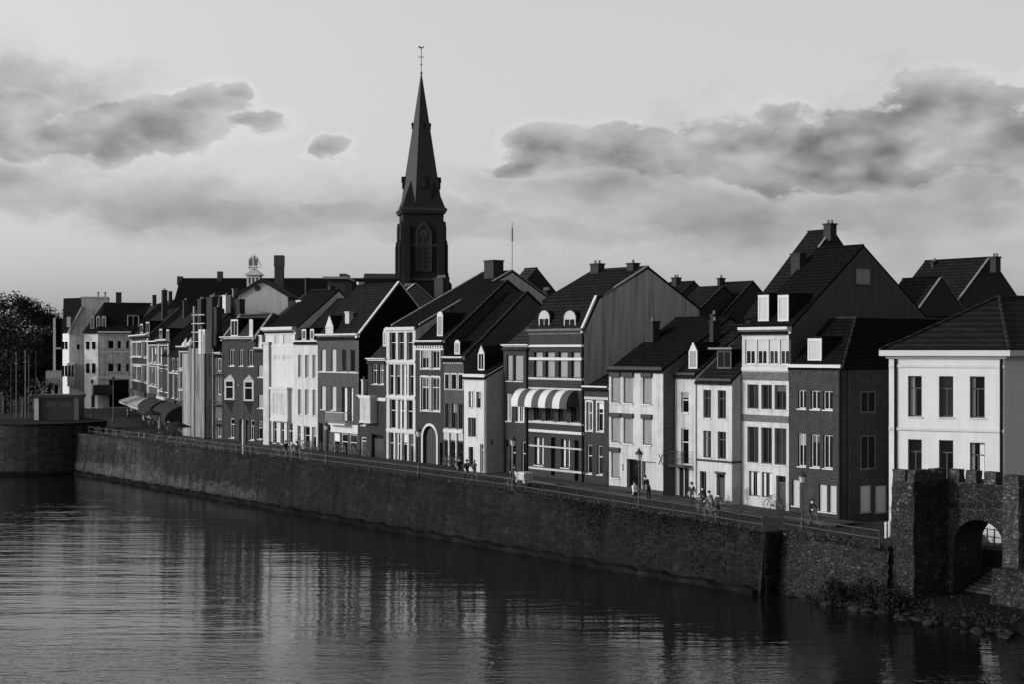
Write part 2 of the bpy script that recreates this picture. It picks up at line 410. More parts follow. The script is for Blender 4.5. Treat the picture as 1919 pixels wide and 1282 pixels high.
    def roof_gable(s, yr=5.0, zr=None, slope=.8, m='roof', zb=None, verge=None, lverge=None, over=.22, back=None, vw=.24, vh=.12, zf=None):
        y0 = s.y; yb = y0 + s.depth; ze = s.ze if zf is None else zf
        yr = y0 + yr
        zr = zr if zr is not None else ze + slope*(yr-y0)
        zb = ze if zb is None else zb
        sl = (zr-ze)/(yr-y0)
        s.gable = [(y0, ze-.16), (yr, zr-.2), (yb, zb-.16)]
        mb = MB()
        mb.prism([(y0-over, ze-over*sl), (yr, zr), (yb+.2, zb-.2*(zr-zb)/(yb-yr)), (yb+.2, zb-.16-.2*(zr-zb)/(yb-yr)), (yr, zr-.2), (y0-over, ze-.16-over*sl)], s.x0, s.x1)
        s.yr, s.zr, s.sl, s.zef = yr, zr, sl, ze
        ro = s.part(mb, 'roof', m)
        s.roof = ro
        rd = MB()
        n = max(4, int((s.x1-s.x0)/.45))
        for k in range(n):
            a = s.x0 + (s.x1-s.x0)*k/n; b = s.x0 + (s.x1-s.x0)*(k+.93)/n
            rd.prism([(yr-.14, zr-.05), (yr-.07, zr+.06), (yr+.07, zr+.06), (yr+.14, zr-.05)], a, b)
        s.part(rd, 'ridge_tiles', m, ro)
        for side, vm in ((s.x1, verge), (s.x0, lverge)):
            if not vm: continue
            a, b = (side-vw, side+.006) if side == s.x1 else (side-.006, side+vw)
            v = MB()
            v.prism([(y0-over, ze-over*sl-.02), (yr, zr-.02), (yr, zr+vh), (y0-over, ze-over*sl+vh)], a, b)
            v.prism([(yr, zr-.02), (yb, zb-.02), (yb, zb+vh), (yr, zr+vh)], a, b)
            s.part(v, 'verge', vm)
        return ro
    def roof_flat(s, par=.35, m='zinc'):
        s.gable = [(s.y, s.ze), (s.y+s.depth, s.ze)]
        s.roof = s.part(MB().box(s.x0+.02, s.x1-.02, s.y+.1, s.y+s.depth-.05, s.ze+.004, s.ze+.10), 'roof', m)
        return s.roof
    def surf(s, y): return s.zef + s.sl*(y - s.y)
    def dormer(s, pa, pb, qa, qb, face='trim', style='cas', roof='roof', shape='flat', cheek='roof', inset=.25, glass='glass', over=.08):
        """dormer standing on the front slope; pixel box is that of its front face"""
        dy = 0.0
        for _ in range(6):
            ya = s.y + dy
            x = s.F.x((pa+pb)/2, ya); zlo = s.F.z(x, ya, qb)
            dy = max(-.05, (zlo - s.zef)/max(s.sl, .1))
        ya = s.y + dy
        xa, xb = s.F.x(pa, ya), s.F.x(pb, ya)
        zlo, zhi = s.F.z((xa+xb)/2, ya, qb), s.F.z((xa+xb)/2, ya, qa)
        xc = (xa+xb)/2
        zside = zhi if shape == 'flat' else zhi - (xb-xa)*(.75 if shape == 'gable' else .45)
        yend = s.y + (zside - s.zef)/s.sl + .1; yend = min(yend, s.yr)
        ytop = min(s.y + (zhi - s.zef)/s.sl + .1, s.yr)
        d = MB()
        d.prism([(ya+.06, zlo-.1), (ya+.06, zside), (yend, zside), (yend, zside-.05), (ya+.3, zlo-.1)], xa+.03, xb-.03, 0)
        if shape == 'flat':
            d.box(xa-over, xb+over, ya-over, ytop, zhi-.02, zhi+.1, 1)
        else:
            n = 2 if shape == 'gable' else 8
            if shape == 'gable': pr = [(xa-.06, zside-.05), (xc, zhi), (xb+.06, zside-.05)]
            else: pr = [(xc - (xb-xa)*.54*math.cos(math.pi*k/n), zside + (zhi-zside)*math.sin(math.pi*k/n)) for k in range(n+1)]
            d.prismy(pr, ya+.1, ytop, 1)
        do = s.part(d, 'dormer', [cheek, roof])
        w = MB(); t = .12
        if shape == 'flat':
            w.box(xa, xa+t, ya, ya+.055, zlo, zhi-.03); w.box(xb-t, xb, ya, ya+.055, zlo, zhi-.03)
            w.box(xa+t, xb-t, ya, ya+.055, zhi-.22, zhi-.03); w.box(xa+t, xb-t, ya, ya+.055, zlo, zlo+.12)
            zt = zhi-.22
        else:
            zt = zside-.05
            w.box(xa, xa+t, ya, ya+.055, zlo, zt); w.box(xb-t, xb, ya, ya+.055, zlo, zt)
            w.box(xa+t, xb-t, ya, ya+.055, zlo, zlo+.12)
            n = 2 if shape == 'gable' else 8
            if shape == 'gable': pr = [(xa, zt), (xc, zhi-.02), (xb, zt)]
            else: pr = [(xa, zt)] + [(xc - (xb-xa)*.5*math.cos(math.pi*k/n), zside + (zhi-zside)*math.sin(math.pi*k/n)) for k in range(n+1)] + [(xb, zt)]
            w.prismy(pr, ya, ya+.1)
        if style == 'cas': w.box(xc-.03, xc+.03, ya+.01, ya+.05, zlo+.12, zt)
        s.part(w, 'window_frame', face, do)
        pm = {'panel': 'shutter', 'gpanel': 'shutter_grey'}.get(style, glass)
        s.part(MB().box(xa+t, xb-t, ya+.03, ya+.045, zlo+.12, zt), 'pane' if pm == glass else 'blind', pm, do)
        return do
    def chimney(s, px, py_top, py_bot, wpx, y, m='chimney', d=.7, pots=2, pm='pot'):
        yy = s.y + y
        xa, xb = s.F.x(px - wpx/2, yy), s.F.x(px + wpx/2, yy); xc = (xa+xb)/2
        w = min((xb-xa)*.75, 1.5)
        zt, zb = s.F.z(xc, yy, py_top), s.F.z(xc, yy, py_bot) - .8
        c = MB().box(xc-w/2, xc+w/2, yy-d/2, yy+d/2, zb, zt-.12)
        c.box(xc-w/2-.06, xc+w/2+.06, yy-d/2-.06, yy+d/2+.06, zt-.12, zt)
        co = s.part(c, 'chimney', m)
        for k in range(pots):
            xx = xc + (k-(pots-1)/2)*w/max(pots, 1)
            s.part(MB().tube((xx, yy, zt-.01), (xx, yy, zt+.28), .11, .09), 'chimney_pot', pm, co)
        return co
    def pipe(s, px, qa, qb, m='black', r=.085):
        x = s.X(px)
        return s.part(MB().tube((x, s.y-.07, s.Z(qb)), (x, s.y-.07, s.Z(qa)), r), 'downpipe', m)
    def plinth(s, hgt=.5, m='dark', proj=.03):
        return s.part(MB().box(s.x0+.004, s.x1+.004, s.y-proj, s.y+.02, s.zlow, s.zg+hgt), 'plinth', m)
    def finish(s, side_m=None, skip_front=False):
        mb = MB(); y = s.y; x0, x1 = s.x0, s.x1; z0 = s.zlow
        zt = s.gable[0][1] if s.gable else s.ze
        hs = [h for h in s.holes]
        xs = sorted({round(v, 4) for v in [x0, x1] + [h[i] for h in hs for i in (0, 1) if x0 < h[i] < x1]})
        zs = sorted({round(v, 4) for v in [z0, zt] + [h[i] for h in hs for i in (2, 3) if z0 < h[i] < zt]})
        if not skip_front:
            for a, b in zip(xs, xs[1:]):
                run = None
                for c, d in zip(zs, zs[1:]):
                    xm, zm = (a+b)/2, (c+d)/2
                    if any(h[0] < xm < h[1] and h[2] < zm < h[3] for h in hs): 
                        if run: mb.face([(a, y, run[0]), (b, y, run[0]), (b, y, run[1]), (a, y, run[1])]); run = None
                        continue
                    run = (run[0], d) if run else (c, d)
                if run: mb.face([(a, y, run[0]), (b, y, run[0]), (b, y, run[1]), (a, y, run[1])])
            for xa, xb, za, zb, dep in hs:
                if dep <= 0: continue
                yd = y + dep
                mb.face([(xa, y, za), (xa, yd, za), (xa, yd, zb), (xa, y, zb)]); mb.face([(xb, y, za), (xb, yd, za), (xb, yd, zb), (xb, y, zb)])
                mb.face([(xa, y, zb), (xa, yd, zb), (xb, yd, zb), (xb, y, zb)]); mb.face([(xa, y, za), (xa, yd, za), (xb, yd, za), (xb, y, za)])
            for xa, xb, za, zb in s.arch:
                r = (xb-xa)/2; xc = (xa+xb)/2; zsn = zb - r; n = 14
                pts = [(xc - r*math.cos(math.pi*k/n), zsn + r*math.sin(math.pi*k/n)) for k in range(n+1)]
                for (a, b), (c, d) in zip(pts, pts[1:]):
                    mb.face([(a, y, b), (c, y, d), (c, y, zb), (a, y, zb)]); mb.face([(a, y, b), (c, y, d), (c, y+.35, d), (a, y+.35, b)])
                for xx in (xa, xb): mb.face([(xx, y, za), (xx, y+.35, za), (xx, y+.35, zsn), (xx, y, zsn)])
        g = s.gable or [(y, zt), (y+s.depth, zt)]
        mi = 1 if side_m else 0
        yb = g[-1][0]
        for xx in (x0, x1):
            mb.face([(xx, y, z0), (xx, yb, z0)] + [(xx, a, b) for a, b in reversed(g)], mi)
        mb.face([(x0, yb, z0), (x1, yb, z0), (x1, yb, g[-1][1]), (x0, yb, g[-1][1])], mi)
        s.wall = s.part(mb, 'wall', [s.wallm, side_m] if side_m else s.wallm)
        return s
# ---------------------------------------------------------------- light and weather settings
SUN_E, SKY_S = 2.1, .15
GRAD0, GRAD1, GRAD2 = .79, .78, .42
WAVE1, WAVE2 = .038, .010
CLOUD_DARK = [(300, 250, 190, 64), (220, 285, 130, 46), (360, 205, 110, 46), (420, 185, 66, 26), (90, 290, 150, 46), (20, 240, 90, 40), (612, 284, 40, 23), (462, 240, 46, 18),
              (1085, 290, 190, 50), (970, 312, 90, 24), (1340, 305, 150, 40), (1500, 280, 230, 84), (1640, 270, 220, 72), (1800, 215, 150, 50), (1850, 300, 180, 70), (1600, 325, 380, 36), (1500, 215, 90, 40)]
CLOUD_MID = [(350, 398, 240, 34), (650, 400, 200, 32), (80, 380, 190, 50), (70, 190, 130, 60), (1450, 400, 420, 52), (1780, 350, 260, 44), (1150, 345, 200, 36)]
CLOUD_VEIL = [(330, 390, 480, 70), (100, 270, 300, 190), (720, 395, 280, 62), (1350, 385, 580, 110), (1780, 390, 360, 130), (1100, 350, 360, 90), (1600, 290, 440, 140), (960, 425, 900, 36)]
# ================================================================ the row along the quay, from the gate to the far end
def c3(*a): return list(a)

# patched brick house with a hipped roof, its right side wall in view
h = House('brick_house', 'patchy brick house with hipped roof, pale dormer and pale panels on its shaded side', 1479, 1578.5, 688, 'brick_patchy', depth=14)
h.win([(1496, 1511), (1520, 1537), (1543, 1561)], [(733, 768)], 'cas')
h.win([(1496, 1511), (1520, 1537), (1543, 1561)], [(815, 877)], 'cas')
h.win([(1485, 1499)], [(904, 953)], 'panel', fm='trim')
h.win([(1535, 1550), (1554, 1568)], [(908, 958)], 'panel', fm='trim')
h.band(684, 690, 'trim', .16, name='gutter')
x0, x1, y, ze = h.x0, h.x1, h.y, h.ze
yr, zr, xr = 4.05, ze + 3.3, 2.2
h.zef, h.sl, h.yr, h.zr = ze, 3.3/4.05, yr, zr
r = MB(); o = .14
P = {'a': (x0, y-o, ze-.1), 'b': (x1+o, y-o, ze-.1), 'c': (x1+o, y+14, ze-.1), 'd': (x0, yr, zr), 'e': (xr, yr, zr), 'f': (xr, y+14, zr)}
r.face([P['a'], P['b'], P['e'], P['d']]); r.face([P['b'], P['c'], P['f'], P['e']]); r.face([P['d'], P['e'], P['f'], (x0, y+14, zr)])
r.face([P['a'], P['d'], (x0, y+14, zr), (x0, y+14, ze-.2), (x0, y-o, ze-.2)]); r.face([P['c'], (x0, y+14, ze-.1), (x0, y+14, zr), P['f']])
r.face([P['a'], (x0, y-o, ze-.2), (x1+o, y-o, ze-.2), P['b']]); r.face([P['b'], (x1+o, y-o, ze-.2), (x1+o, y+14, ze-.2), P['c']])
ro = h.part(r, 'roof', 'roof_dark')
hp = MB().tube(P['b'], P['e'], .09, n=6).tube(P['d'], P['e'], .09, n=6).tube(P['e'], P['f'], .09, n=6); h.part(hp, 'ridge_tiles', 'roof_grey', ro)
h.dormer(1514, 1540, 632, 677, style='panel')
h.finish()
# windows and panels on the side wall (recessed look comes from a raised surround)
s = MB()
for pa, pb, qa, qb, kind in ((1612, 1640, 734, 772, 'w'), (1612, 1640, 817, 878, 'w'), (1612, 1631, 911, 960, 'p'), (1640.5, 1660, 911, 960, 'p')):
    ya, yb = A.y(pa, x1), A.y(pb, x1); ym = (ya+yb)/2
    za, zb = A.z(x1, ym, qb), A.z(x1, ym, qa); t = .08
    f = MB().box(x1-.01, x1+.06, ya, ya+t, za, zb).box(x1-.01, x1+.06, yb-t, yb, za, zb).box(x1-.01, x1+.06, ya+t, yb-t, zb-t, zb).box(x1-.01, x1+.08, ya-.05, yb+.05, za-.1, za)
    if kind == 'w': f.box(x1-.01, x1+.05, ym-.04, ym+.04, za, zb-t)
    fo = h.part(f, 'window', 'brick_mid' if kind == 'w' else 'shutter_grey')
    h.part(MB().box(x1-.01, x1+.02, ya+t, yb-t, za, zb-t), 'pane' if kind == 'w' else 'blind', 'glass' if kind == 'w' else 'shutter', fo)
h.part(MB().tube((x1+.1, A.y(1590, x1), h.zg), (x1+.1, A.y(1590, x1), ze-.2), .05), 'downpipe', 'dark')
h.pipe(1576, 690, 984)
an = MB()
for px in (1484, 1513, 1538, 1569): an.box(h.X(px)-.05, h.X(px)+.05, y-.05, y, h.Z(706), h.Z(697))
h.part(an, 'wall_anchor', 'iron')

# four-storey house with the great plain gable
h = House('tall_house', 'tall four-storey house with white window bands, brick spandrels and a great plain side gable', 1391, 1479, 617, 'grey_plaster', depth=14.6)
h.wallm = 'white'
h.win([(1397, 1415), (1419, 1437), (1441, 1458), (1462, 1479)], [(636, 684)], 'blind', fm='trim', depth=.16)
h.win([(1401, 1422), (1427, 1447), (1452, 1474)], [(722, 768), (802, 870)], 'cas', fm='wood_mid', depth=.25)
h.win([(1404, 1424), (1428, 1447)], [(886, 933)], 'curt', fm='wood_mid', depth=.2)
h.win([(1455, 1473)], [(890, 962)], 'door', fm='wood_mid', depth=.3, name='entrance')
h.cornice(612, 625, 'bright', .4, ends=.2)
h.band(690, 696, 'bright', .08); h.band(698, 714, 'brick_mid', .03, name='spandrel'); h.band(779, 792, 'brick_mid', .03, name='spandrel')
h.roof_gable(7.6, 22.0, m='roof_dark', zb=A.z(0, 14.4, 592))
for pa, pb in ((1421, 1441), (1458, 1478)): h.dormer(pa, pb, 551, 601, style='panel', over=.03)
h.chimney(1497, 474, 500, 22, 5.9, pots=0)
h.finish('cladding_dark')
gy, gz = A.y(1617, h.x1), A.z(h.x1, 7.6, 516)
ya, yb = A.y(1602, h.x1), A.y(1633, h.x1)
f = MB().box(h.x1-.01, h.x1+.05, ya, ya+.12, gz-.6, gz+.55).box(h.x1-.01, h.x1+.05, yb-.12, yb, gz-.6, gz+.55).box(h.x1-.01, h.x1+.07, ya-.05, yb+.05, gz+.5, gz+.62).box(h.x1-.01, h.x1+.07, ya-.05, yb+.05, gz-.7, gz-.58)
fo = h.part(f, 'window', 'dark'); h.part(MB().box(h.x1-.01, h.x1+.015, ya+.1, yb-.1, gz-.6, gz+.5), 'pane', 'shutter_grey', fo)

# white house stepping forward
h = House('white_house', 'small white house with a flat box dormer, next to the tall gabled house', 1305.5, 1372.6, 713, 'white', y=-.9, depth=8.5)
h.win([(1318.5, 1333), (1345.5, 1361)], [(732, 785), (809, 860)], 'cross', fm='wood_mid', depth=.24, sill='trim_dull')
h.win([(1312, 1324)], [(886, 944)], 'cas', fm='wood_mid', sill='trim_dull')
h.win([(1343, 1359)], [(887, 937)], 'door', fm='wood_dark', depth=.3, name='entrance')
h.band(863, 867, 'dark', .04); h.part(MB().box(h.x1-.01, h.x1+.03, h.y, 0, h.Z(867), h.Z(863)), 'string_course', 'dark')
h.band(710, 715, 'dark', .14, name='gutter'); h.plinth(.35, 'wood_mid')
h.part(MB().box(h.X(1342), h.X(1360), h.y-.12, h.y+.02, h.Z(888), h.Z(884)), 'door_hood', 'dark')
h.roof_gable(4.6, slope=.72, m='roof')
h.dormer(1344, 1371, 655, 692, style='cas', face='wood_mid', over=.45, roof='zinc')
h.pipe(1305, 714, 930, 'trim_dull')
h.chimney(1340, 600, 640, 9, 4.4, pots=1)
h.finish('grimy')

# narrow white house with iron balcony
h = House('narrow_house', 'narrow white house with small iron balcony and pointed dormer', 1265.5, 1305, 702, 'grimy', depth=9)
h.win([(1277, 1291)], [(736, 775)], 'sash'); h.win([(1277, 1291)], [(804, 872)], 'sash', name='balcony_door', sill=None)
h.win([(1271, 1292)], [(876, 936)], 'cas', fm='trim', depth=.12, sill=None, name='shopfront')
h.band(699, 704, 'dark', .14, name='gutter')
xa, xb = h.X(1268), h.X(1298); zf, zt = h.Z(873), h.Z(846)
b = MB().box(xa, xb, -.8, -.02, zf-.08, zf)
for q in (zt, (zt+zf)/2): b.box(xa, xb, -.8, -.77, q-.03, q).box(xa, xa+.03, -.8, -.02, q-.03, q).box(xb-.03, xb, -.8, -.02, q-.03, q)
for k in range(13): x = xa + (xb-xa-.02)*k/12; b.box(x, x+.02, -.795, -.775, zf, zt)
h.part(b, 'balcony', 'iron')
h.roof_gable(5.4, slope=.68, m='roof')
h.dormer(1291, 1307, 641, 692, shape='gable', style='gpanel')
h.finish()

# broad white house with roller shutters
h = House('shuttered_house', 'broad white house with pale roller shutters, black slate roof and a garage doorway', 1141.5, 1243.5, 692, 'grimy', y=-1.1, depth=13.5)
for cols, rows in (([(1146, 1163), (1169, 1187), (1205, 1222)], [(700, 757), (777, 833)]), ([(1146, 1162)], [(843, 900)])):
    h.win(cols, rows, 'shut', fm='wood_mid', depth=.22)
h.win([(1175, 1202)], [(862, 922)], 'plain', fm='dark', depth=.35, sill=None, name='garage_door')
h.win([(1203, 1230)], [(864, 924)], 'panel', fm='wood_dark', depth=.35, sill=None, name='garage_door')
h.band(688, 694, 'dark', .18, name='gutter'); h.plinth(.4)
h.roof_gable(6.85, 17.2, m='roof_dark', back=None)
h.chimney(1223, 601, 628, 20, 3.8, pots=1)
h.chimney(1339, 588, 612, 6, 6.6, pots=1, d=.5)
m_ = MB()                                   # the painted sign on the wall and scribbles on the garage door
xx, zz = h.X(1239), h.Z(858)
for sg in (-1, 1): m_.prismy([(xx-.22*sg-.05, zz-.38), (xx-.22*sg+.05, zz-.38), (xx+.22*sg+.05, zz+.38), (xx+.22*sg-.05, zz+.38)], h.y-.014-.003*sg, h.y-.004)
m_.box(h.X(1168)-.06, h.X(1168)+.06, h.y-.02, h.y-.003, h.Z(886), h.Z(873))
h.part(m_, 'wall_sign', 'dark')
h.finish('brick_mid')

# little brick house
h = House('brick_cottage', 'low narrow brick house wedged between the awning house and the shuttered white house', 1096, 1141, 727, 'brick', depth=8)
h.win([(1099.5, 1110.5), (1120, 1131)], [(755, 809)], 'sash', surround='trim_dull'); h.win([(1100, 1110), (1120, 1130)], [(836, 890)], 'sash')
h.cornice(724, 731, 'trim', .3); h.band(745, 750, 'stone_trim')
h.roof_gable(4.2, slope=.42, m='roof')
h.chimney(1102, 683, 722, 11, .7, m='bright', pots=0, d=.5); h.chimney(1140, 680, 696, 13, 3.2, m='bright', pots=0, d=.6)
h.finish()

# big brick house with striped awning and mansard
h = House('mansard_house', 'large brick house with striped awning, mansard dormers and a tall clad side gable', 992, 1095.5, 621, 'brick', depth=13)
h.win([(1001, 1017), (1023, 1040), (1047, 1064), (1071, 1088)], [(660, 709)], 'gpanel', fm='wood_mid', depth=.28)
h.win([(1001, 1016), (1023, 1039), (1047, 1063), (1071, 1087)], [(763, 791)], 'plain', fm='wood_mid', depth=.28)
h.win([(1002, 1019)], [(823, 876)], 'curt', fm='wood_mid', depth=.28); h.win([(1052, 1068)], [(823, 876)], 'curt', fm='wood_mid', depth=.28)
h.win([(1033, 1041)], [(821, 893)], 'door', fm='dark', depth=.4, name='entrance'); h.win([(1077, 1085)], [(823, 898)], 'door', fm='dark', depth=.4, name='entrance')
h.cornice(615, 626, 'brick_mid', .35); h.band(647, 651, 'trim_dull', .1); h.band(709, 713, 'stone_trim', .08); h.band(728, 731, 'stone_trim', .06)
h.band(671, 676, 'trim_dull', .025); h.band(792, 796, 'stone_trim', .08); h.band(808, 813, 'trim_dull', .06); h.band(838, 841, 'stone_trim', .02); h.band(880, 884, 'stone_trim', .05)
yk, zk, yr, zr = 1.55, 18.85, 6.7, 21.4
h.gable = [(0, h.ze-.16), (yk, zk-.16), (yr, zr-.2), (12.4, 18.2-.16)]; h.depth = 12.4
ms = MB().prism([(-.12, h.ze), (yk, zk), (yk+.3, zk), (.2, h.ze)], h.x0, h.x1-.02); h.part(ms, 'mansard_slope', 'roof')
rf = MB().prism([(yk-.25, zk-.08), (yr, zr), (12.6, 18.1), (12.6, 17.95), (yr, zr-.18), (yk-.25, zk-.26)], h.x0, h.x1+.05); ro = h.part(rf, 'roof', 'roof')
h.part(MB().prism([(yr-.15, zr-.05), (yr-.08, zr+.08), (yr+.08, zr+.08), (yr+.15, zr-.05)], h.x0, h.x1), 'ridge_tiles', 'roof_grey', ro)
h.part(MB().prism([(-.2, h.ze-.1), (yk-.3, zk-.2), (yk-.3, zk+.12), (-.2, h.ze+.25)], h.x1-.22, h.x1+.03), 'verge', 'trim_dull')
h.part(MB().prism([(1.9, 18.9), (yr, zr-.02), (yr, zr+.1), (1.9, 19.03)], h.x1-.18, h.x1+.08), 'verge', 'verge')
h.zef, h.sl, h.yr, h.zr = h.ze, (zk-h.ze)/yk, yr, zr
for pa, pb in ((1010, 1030), (1057, 1079)): h.dormer(pa, pb, 581, 613, style='cas', face='stone_trim', shape='arch', cheek='roof')
h.chimney(1120, 493, 512, 20, 6.4, m='chimney', pots=2); h.chimney(1187, 492, 508, 16, 6.5, pots=1); 
h.pipe(1093.5, 622, 900)
# the awning
aw = MB(); xa, xb = h.X(978), h.X(1082); zt, zb, pj = h.Z(731), h.Z(765), 1.1; n = 10; st = 8
for k in range(st):
    a, b = xa+(xb-xa)*k/st, xa+(xb-xa)*(k+1)/st
    for j in range(n):
        t0, t1 = math.pi/2*j/n, math.pi/2*(j+1)/n
        p = lambda t: (-pj*math.sin(t), zb + .18 + (zt-zb-.18)*math.cos(t))
        (ya, za), (yb, zb_) = p(t0), p(t1)
        aw.face([(a, ya, za), (b, ya, za), (b, yb, zb_), (a, yb, zb_)], k % 2)
    aw.face([(a, -pj, zb+.18), (b, -pj, zb+.18), (b, -pj+.02, zb), (a, -pj+.02, zb)], k % 2)
for x in (xa, xb): aw.face([(x, 0, zb+.18)] + [(x, -pj*math.sin(math.pi/2*j/n), zb+.18+(zt-zb-.18)*math.cos(math.pi/2*j/n)) for j in range(n+1)], 1)
h.part(aw, 'striped_awning', ['canvas_white', 'canvas_stripe'])
h.finish('cladding')

# plain brick house
h = House('brick_house', 'plain dark brick house with white gutter, between the small white house and the striped awning', 944, 992, 650, 'brick', depth=11)
h.win([(950, 961), (964, 981)], [(666, 715)], 'gpanel', fm='wood_mid'); h.win([(949, 959), (968, 983)], [(739, 791)], 'curt')
h.win([(946, 953)], [(825, 893)], 'door', fm='wood_mid', name='entrance'); h.win([(957, 967), (978, 987)], [(828, 886)], 'sash')
h.cornice(646, 652, 'trim', .28)
h.roof_gable(5.2, slope=.72, m='roof_grey')
h.pipe(989, 652, 890)
h.finish()

# little white house, shade put into the colour of its side wall
h = House('white_house', 'little white house standing forward with bare shaded side wall and grey stone window frames', 870, 911.5, 706, 'bright', y=-1.7, depth=6.6)
h.win([(879, 888), (893.5, 902)], [(735, 765)], 'cas', fm='wood_mid', surround='trim_dull', sill='trim_dull')
h.win([(878, 893)], [(784, 820)], 'cas', fm='wood_mid', surround='trim_dull', sill='trim_dull'); h.win([(879, 888)], [(839, 877)], 'plain', fm='wood_mid', surround='trim_dull')
h.win([(900, 909)], [(832, 886)], 'door', fm='trim_dull', name='entrance')
h.band(702, 709, 'trim', .16, name='gutter'); h.pipe(909.5, 709, 888, 'bright')
h.roof_gable(3.3, A.z(-31.6, 1.6, 672), m='roof_dark', verge='verge', vw=.12, vh=.05)
h.dormer(896, 908, 648, 695, shape='gable', style='cas')
h.part(MB().box(h.x1-.01, h.x1+.02, A.y(921, h.x1), A.y(923.5, h.x1), h.Z(833), h.Z(824)), 'wall_vent', 'dark')
h.finish('shaded_side_plaster')

# narrow brick house with shopfront
h = House('shop_house', 'narrow brick house with pale stone shop pillars and round-topped dormer', 832.5, 869.5, 672, 'brick_light', depth=15)
h.win([(835, 842), (847, 856), (860.5, 868)], [(703, 730)], 'plain', fm='wood_mid', sill='stone_trim', surround='stone_trim'); h.win([(835, 842), (847, 856), (860.5, 868)], [(757, 804)], 'cas', fm='wood_mid', sill='stone_trim')
h.cornice(669, 675, 'trim', .3); h.dentils(676, 683, 'stone_trim', 9)
h.band(806, 812, 'trim_dull', .12); h.band(812, 826, 'stone_trim', .04, name='fascia')
h.win([(834, 843), (846.5, 856.5), (860.5, 868)], [(829, 884)], 'sash', fm='wood_dark', sill=None, name='shop_window')
for px in (844.7, 858.5): h.part(MB().tube((h.X(px), h.y-.14, h.zg), (h.X(px), h.y-.14, h.Z(812)), .1), 'pillar', 'trim_dull')
h.roof_gable(7.0, slope=.85, m='roof_dark', verge='roof_grey')
h.dormer(852, 862, 636, 665, shape='arch', style='gpanel')
h.finish()

# brick house with arched gate
h = House('gate_house', 'brick house with a white-rimmed arched gateway and paired white windows', 779, 832.5, 641, 'brick', depth=16)
h.win([(789.5, 804.5), (809, 824.5)], [(658, 692)], 'cas', surround='trim', sill='trim', fw=.09); h.win([(789.5, 804.5), (809, 824.5)], [(708, 771)], 'cross', surround='trim', sill='trim', fw=.09)
h.cornice(637, 643, 'trim', .32); h.dentils(644, 654, 'trim_dull', 12); h.band(654, 657, 'trim_dull', .08)
h.archdoor(793.5, 819, 799, 880, fill='wood_dark'); h.win([(781.5, 787.5)], [(824, 878)], 'door', fm='wood_dark', name='side_door', depth=.3)
h.win([(825, 830.5)], [(828, 884)], 'door', fm='wood_dark', name='side_door', depth=.3)
h.roof_gable(7.0, slope=.80, m='roof_dark', verge='roof_grey')
h.dormer(819.5, 830, 583, 629, shape='arch', style='gpanel')
an = MB()
for px in (786, 828): an.box(h.X(px)-.08, h.X(px)+.08, -.05, 0, h.Z(762), h.Z(750))
h.part(an, 'wall_anchor', 'iron'); h.finish()

# white framed house
h = House('framed_house', 'white house whose whole front is a grid of tall narrow panes, four storeys high', 724.5, 779, 615, 'white', depth=21)
h.win([(730.5, 742), (746, 757.5), (762.5, 774)], [(622, 676)], 'sash', fm='trim', fw=.05, sill=None, depth=.28)
h.win([(728.5, 738), (741, 750.5), (753.5, 763.5), (766.5, 775.5)], [(684, 742), (813, 876)], 'sash', fm='trim', fw=.05, sill=None, depth=.28); h.win([(730.5, 742), (746, 757.5), (762.5, 774)], [(750, 805)], 'sash', fm='trim', fw=.05, sill=None, depth=.28)
for q in (679, 746, 809): h.band(q-2, q+2, 'bright', .07)
h.band(612, 618, 'bright', .15)
h.roof_gable(11.0, 22.2, zf=16.7, m='roof_dark', verge='verge', lverge='verge', over=-.5)
h.chimney(926, 487, 530, 34, 10.2, m='chimney', d=1.2, pots=0); h.chimney(828, 520, 548, 22, 8.5, pots=4)
h.finish()
h.part(MB().tube((h.x1-.3, 11.2, 22.0), (h.x1-.3, 11.2, 26.8), .035).tube((h.x1-.3, 11.2, 25.0), (h.x1-.3, 11.2, 26.2), .09), 'aerial', 'steel')

# narrow brick house beside it
h = House('brick_house', 'narrow brick house with a white bay, left of the white grid front', 690, 724.5, 676, 'brick_dark', depth=10)
h.win([(698.5, 708.5), (711, 720)], [(684, 721)], 'cross', fm='trim', sill='trim'); h.cornice(672, 677, 'trim', .28)
h.win([(697, 719)], [(815, 866)], 'door', fm='wood_dark', name='entrance', depth=.35); h.band(746, 752, 'trim_dull', .1)
bx = MB(); xa, xb = h.X(687.5), h.X(707); za, zb = h.Z(790), h.Z(748)
bx.box(xa, xb, -.75, 0, za, zb, 0).box(xa-.12, xb+.12, -.87, 0, zb, zb+.28, 1).box(xa-.06, xb+.06, -.8, 0, za-.2, za, 1)
bo = h.part(bx, 'bay_window', ['shutter', 'bright']); h.part(MB().box(xa+.15, xb-.15, -.765, -.74, za+.2, zb-.15), 'blind', 'grimy', bo)
h.roof_gable(4.5, slope=.9, m='roof_grey'); h.dormer(718, 724, 613, 650, shape='gable', style='gpanel'); h.finish()

# low infill
h = House('low_house', 'lowest house of the row, brick, with white gutter and white door frame', 673, 690, 744, 'brick', depth=7)
h.win([(678, 686)], [(764, 798)], 'sash', fm='trim_dull'); h.win([(676, 687)], [(820, 864)], 'door', fm='trim', fw=.12, name='entrance', depth=.2); h.cornice(741, 747, 'bright', .25)
h.roof_gable(3.2, slope=.5, m='roof'); h.chimney(682, 712, 742, 8, .5, m='bright', pots=1, d=.5); h.finish()

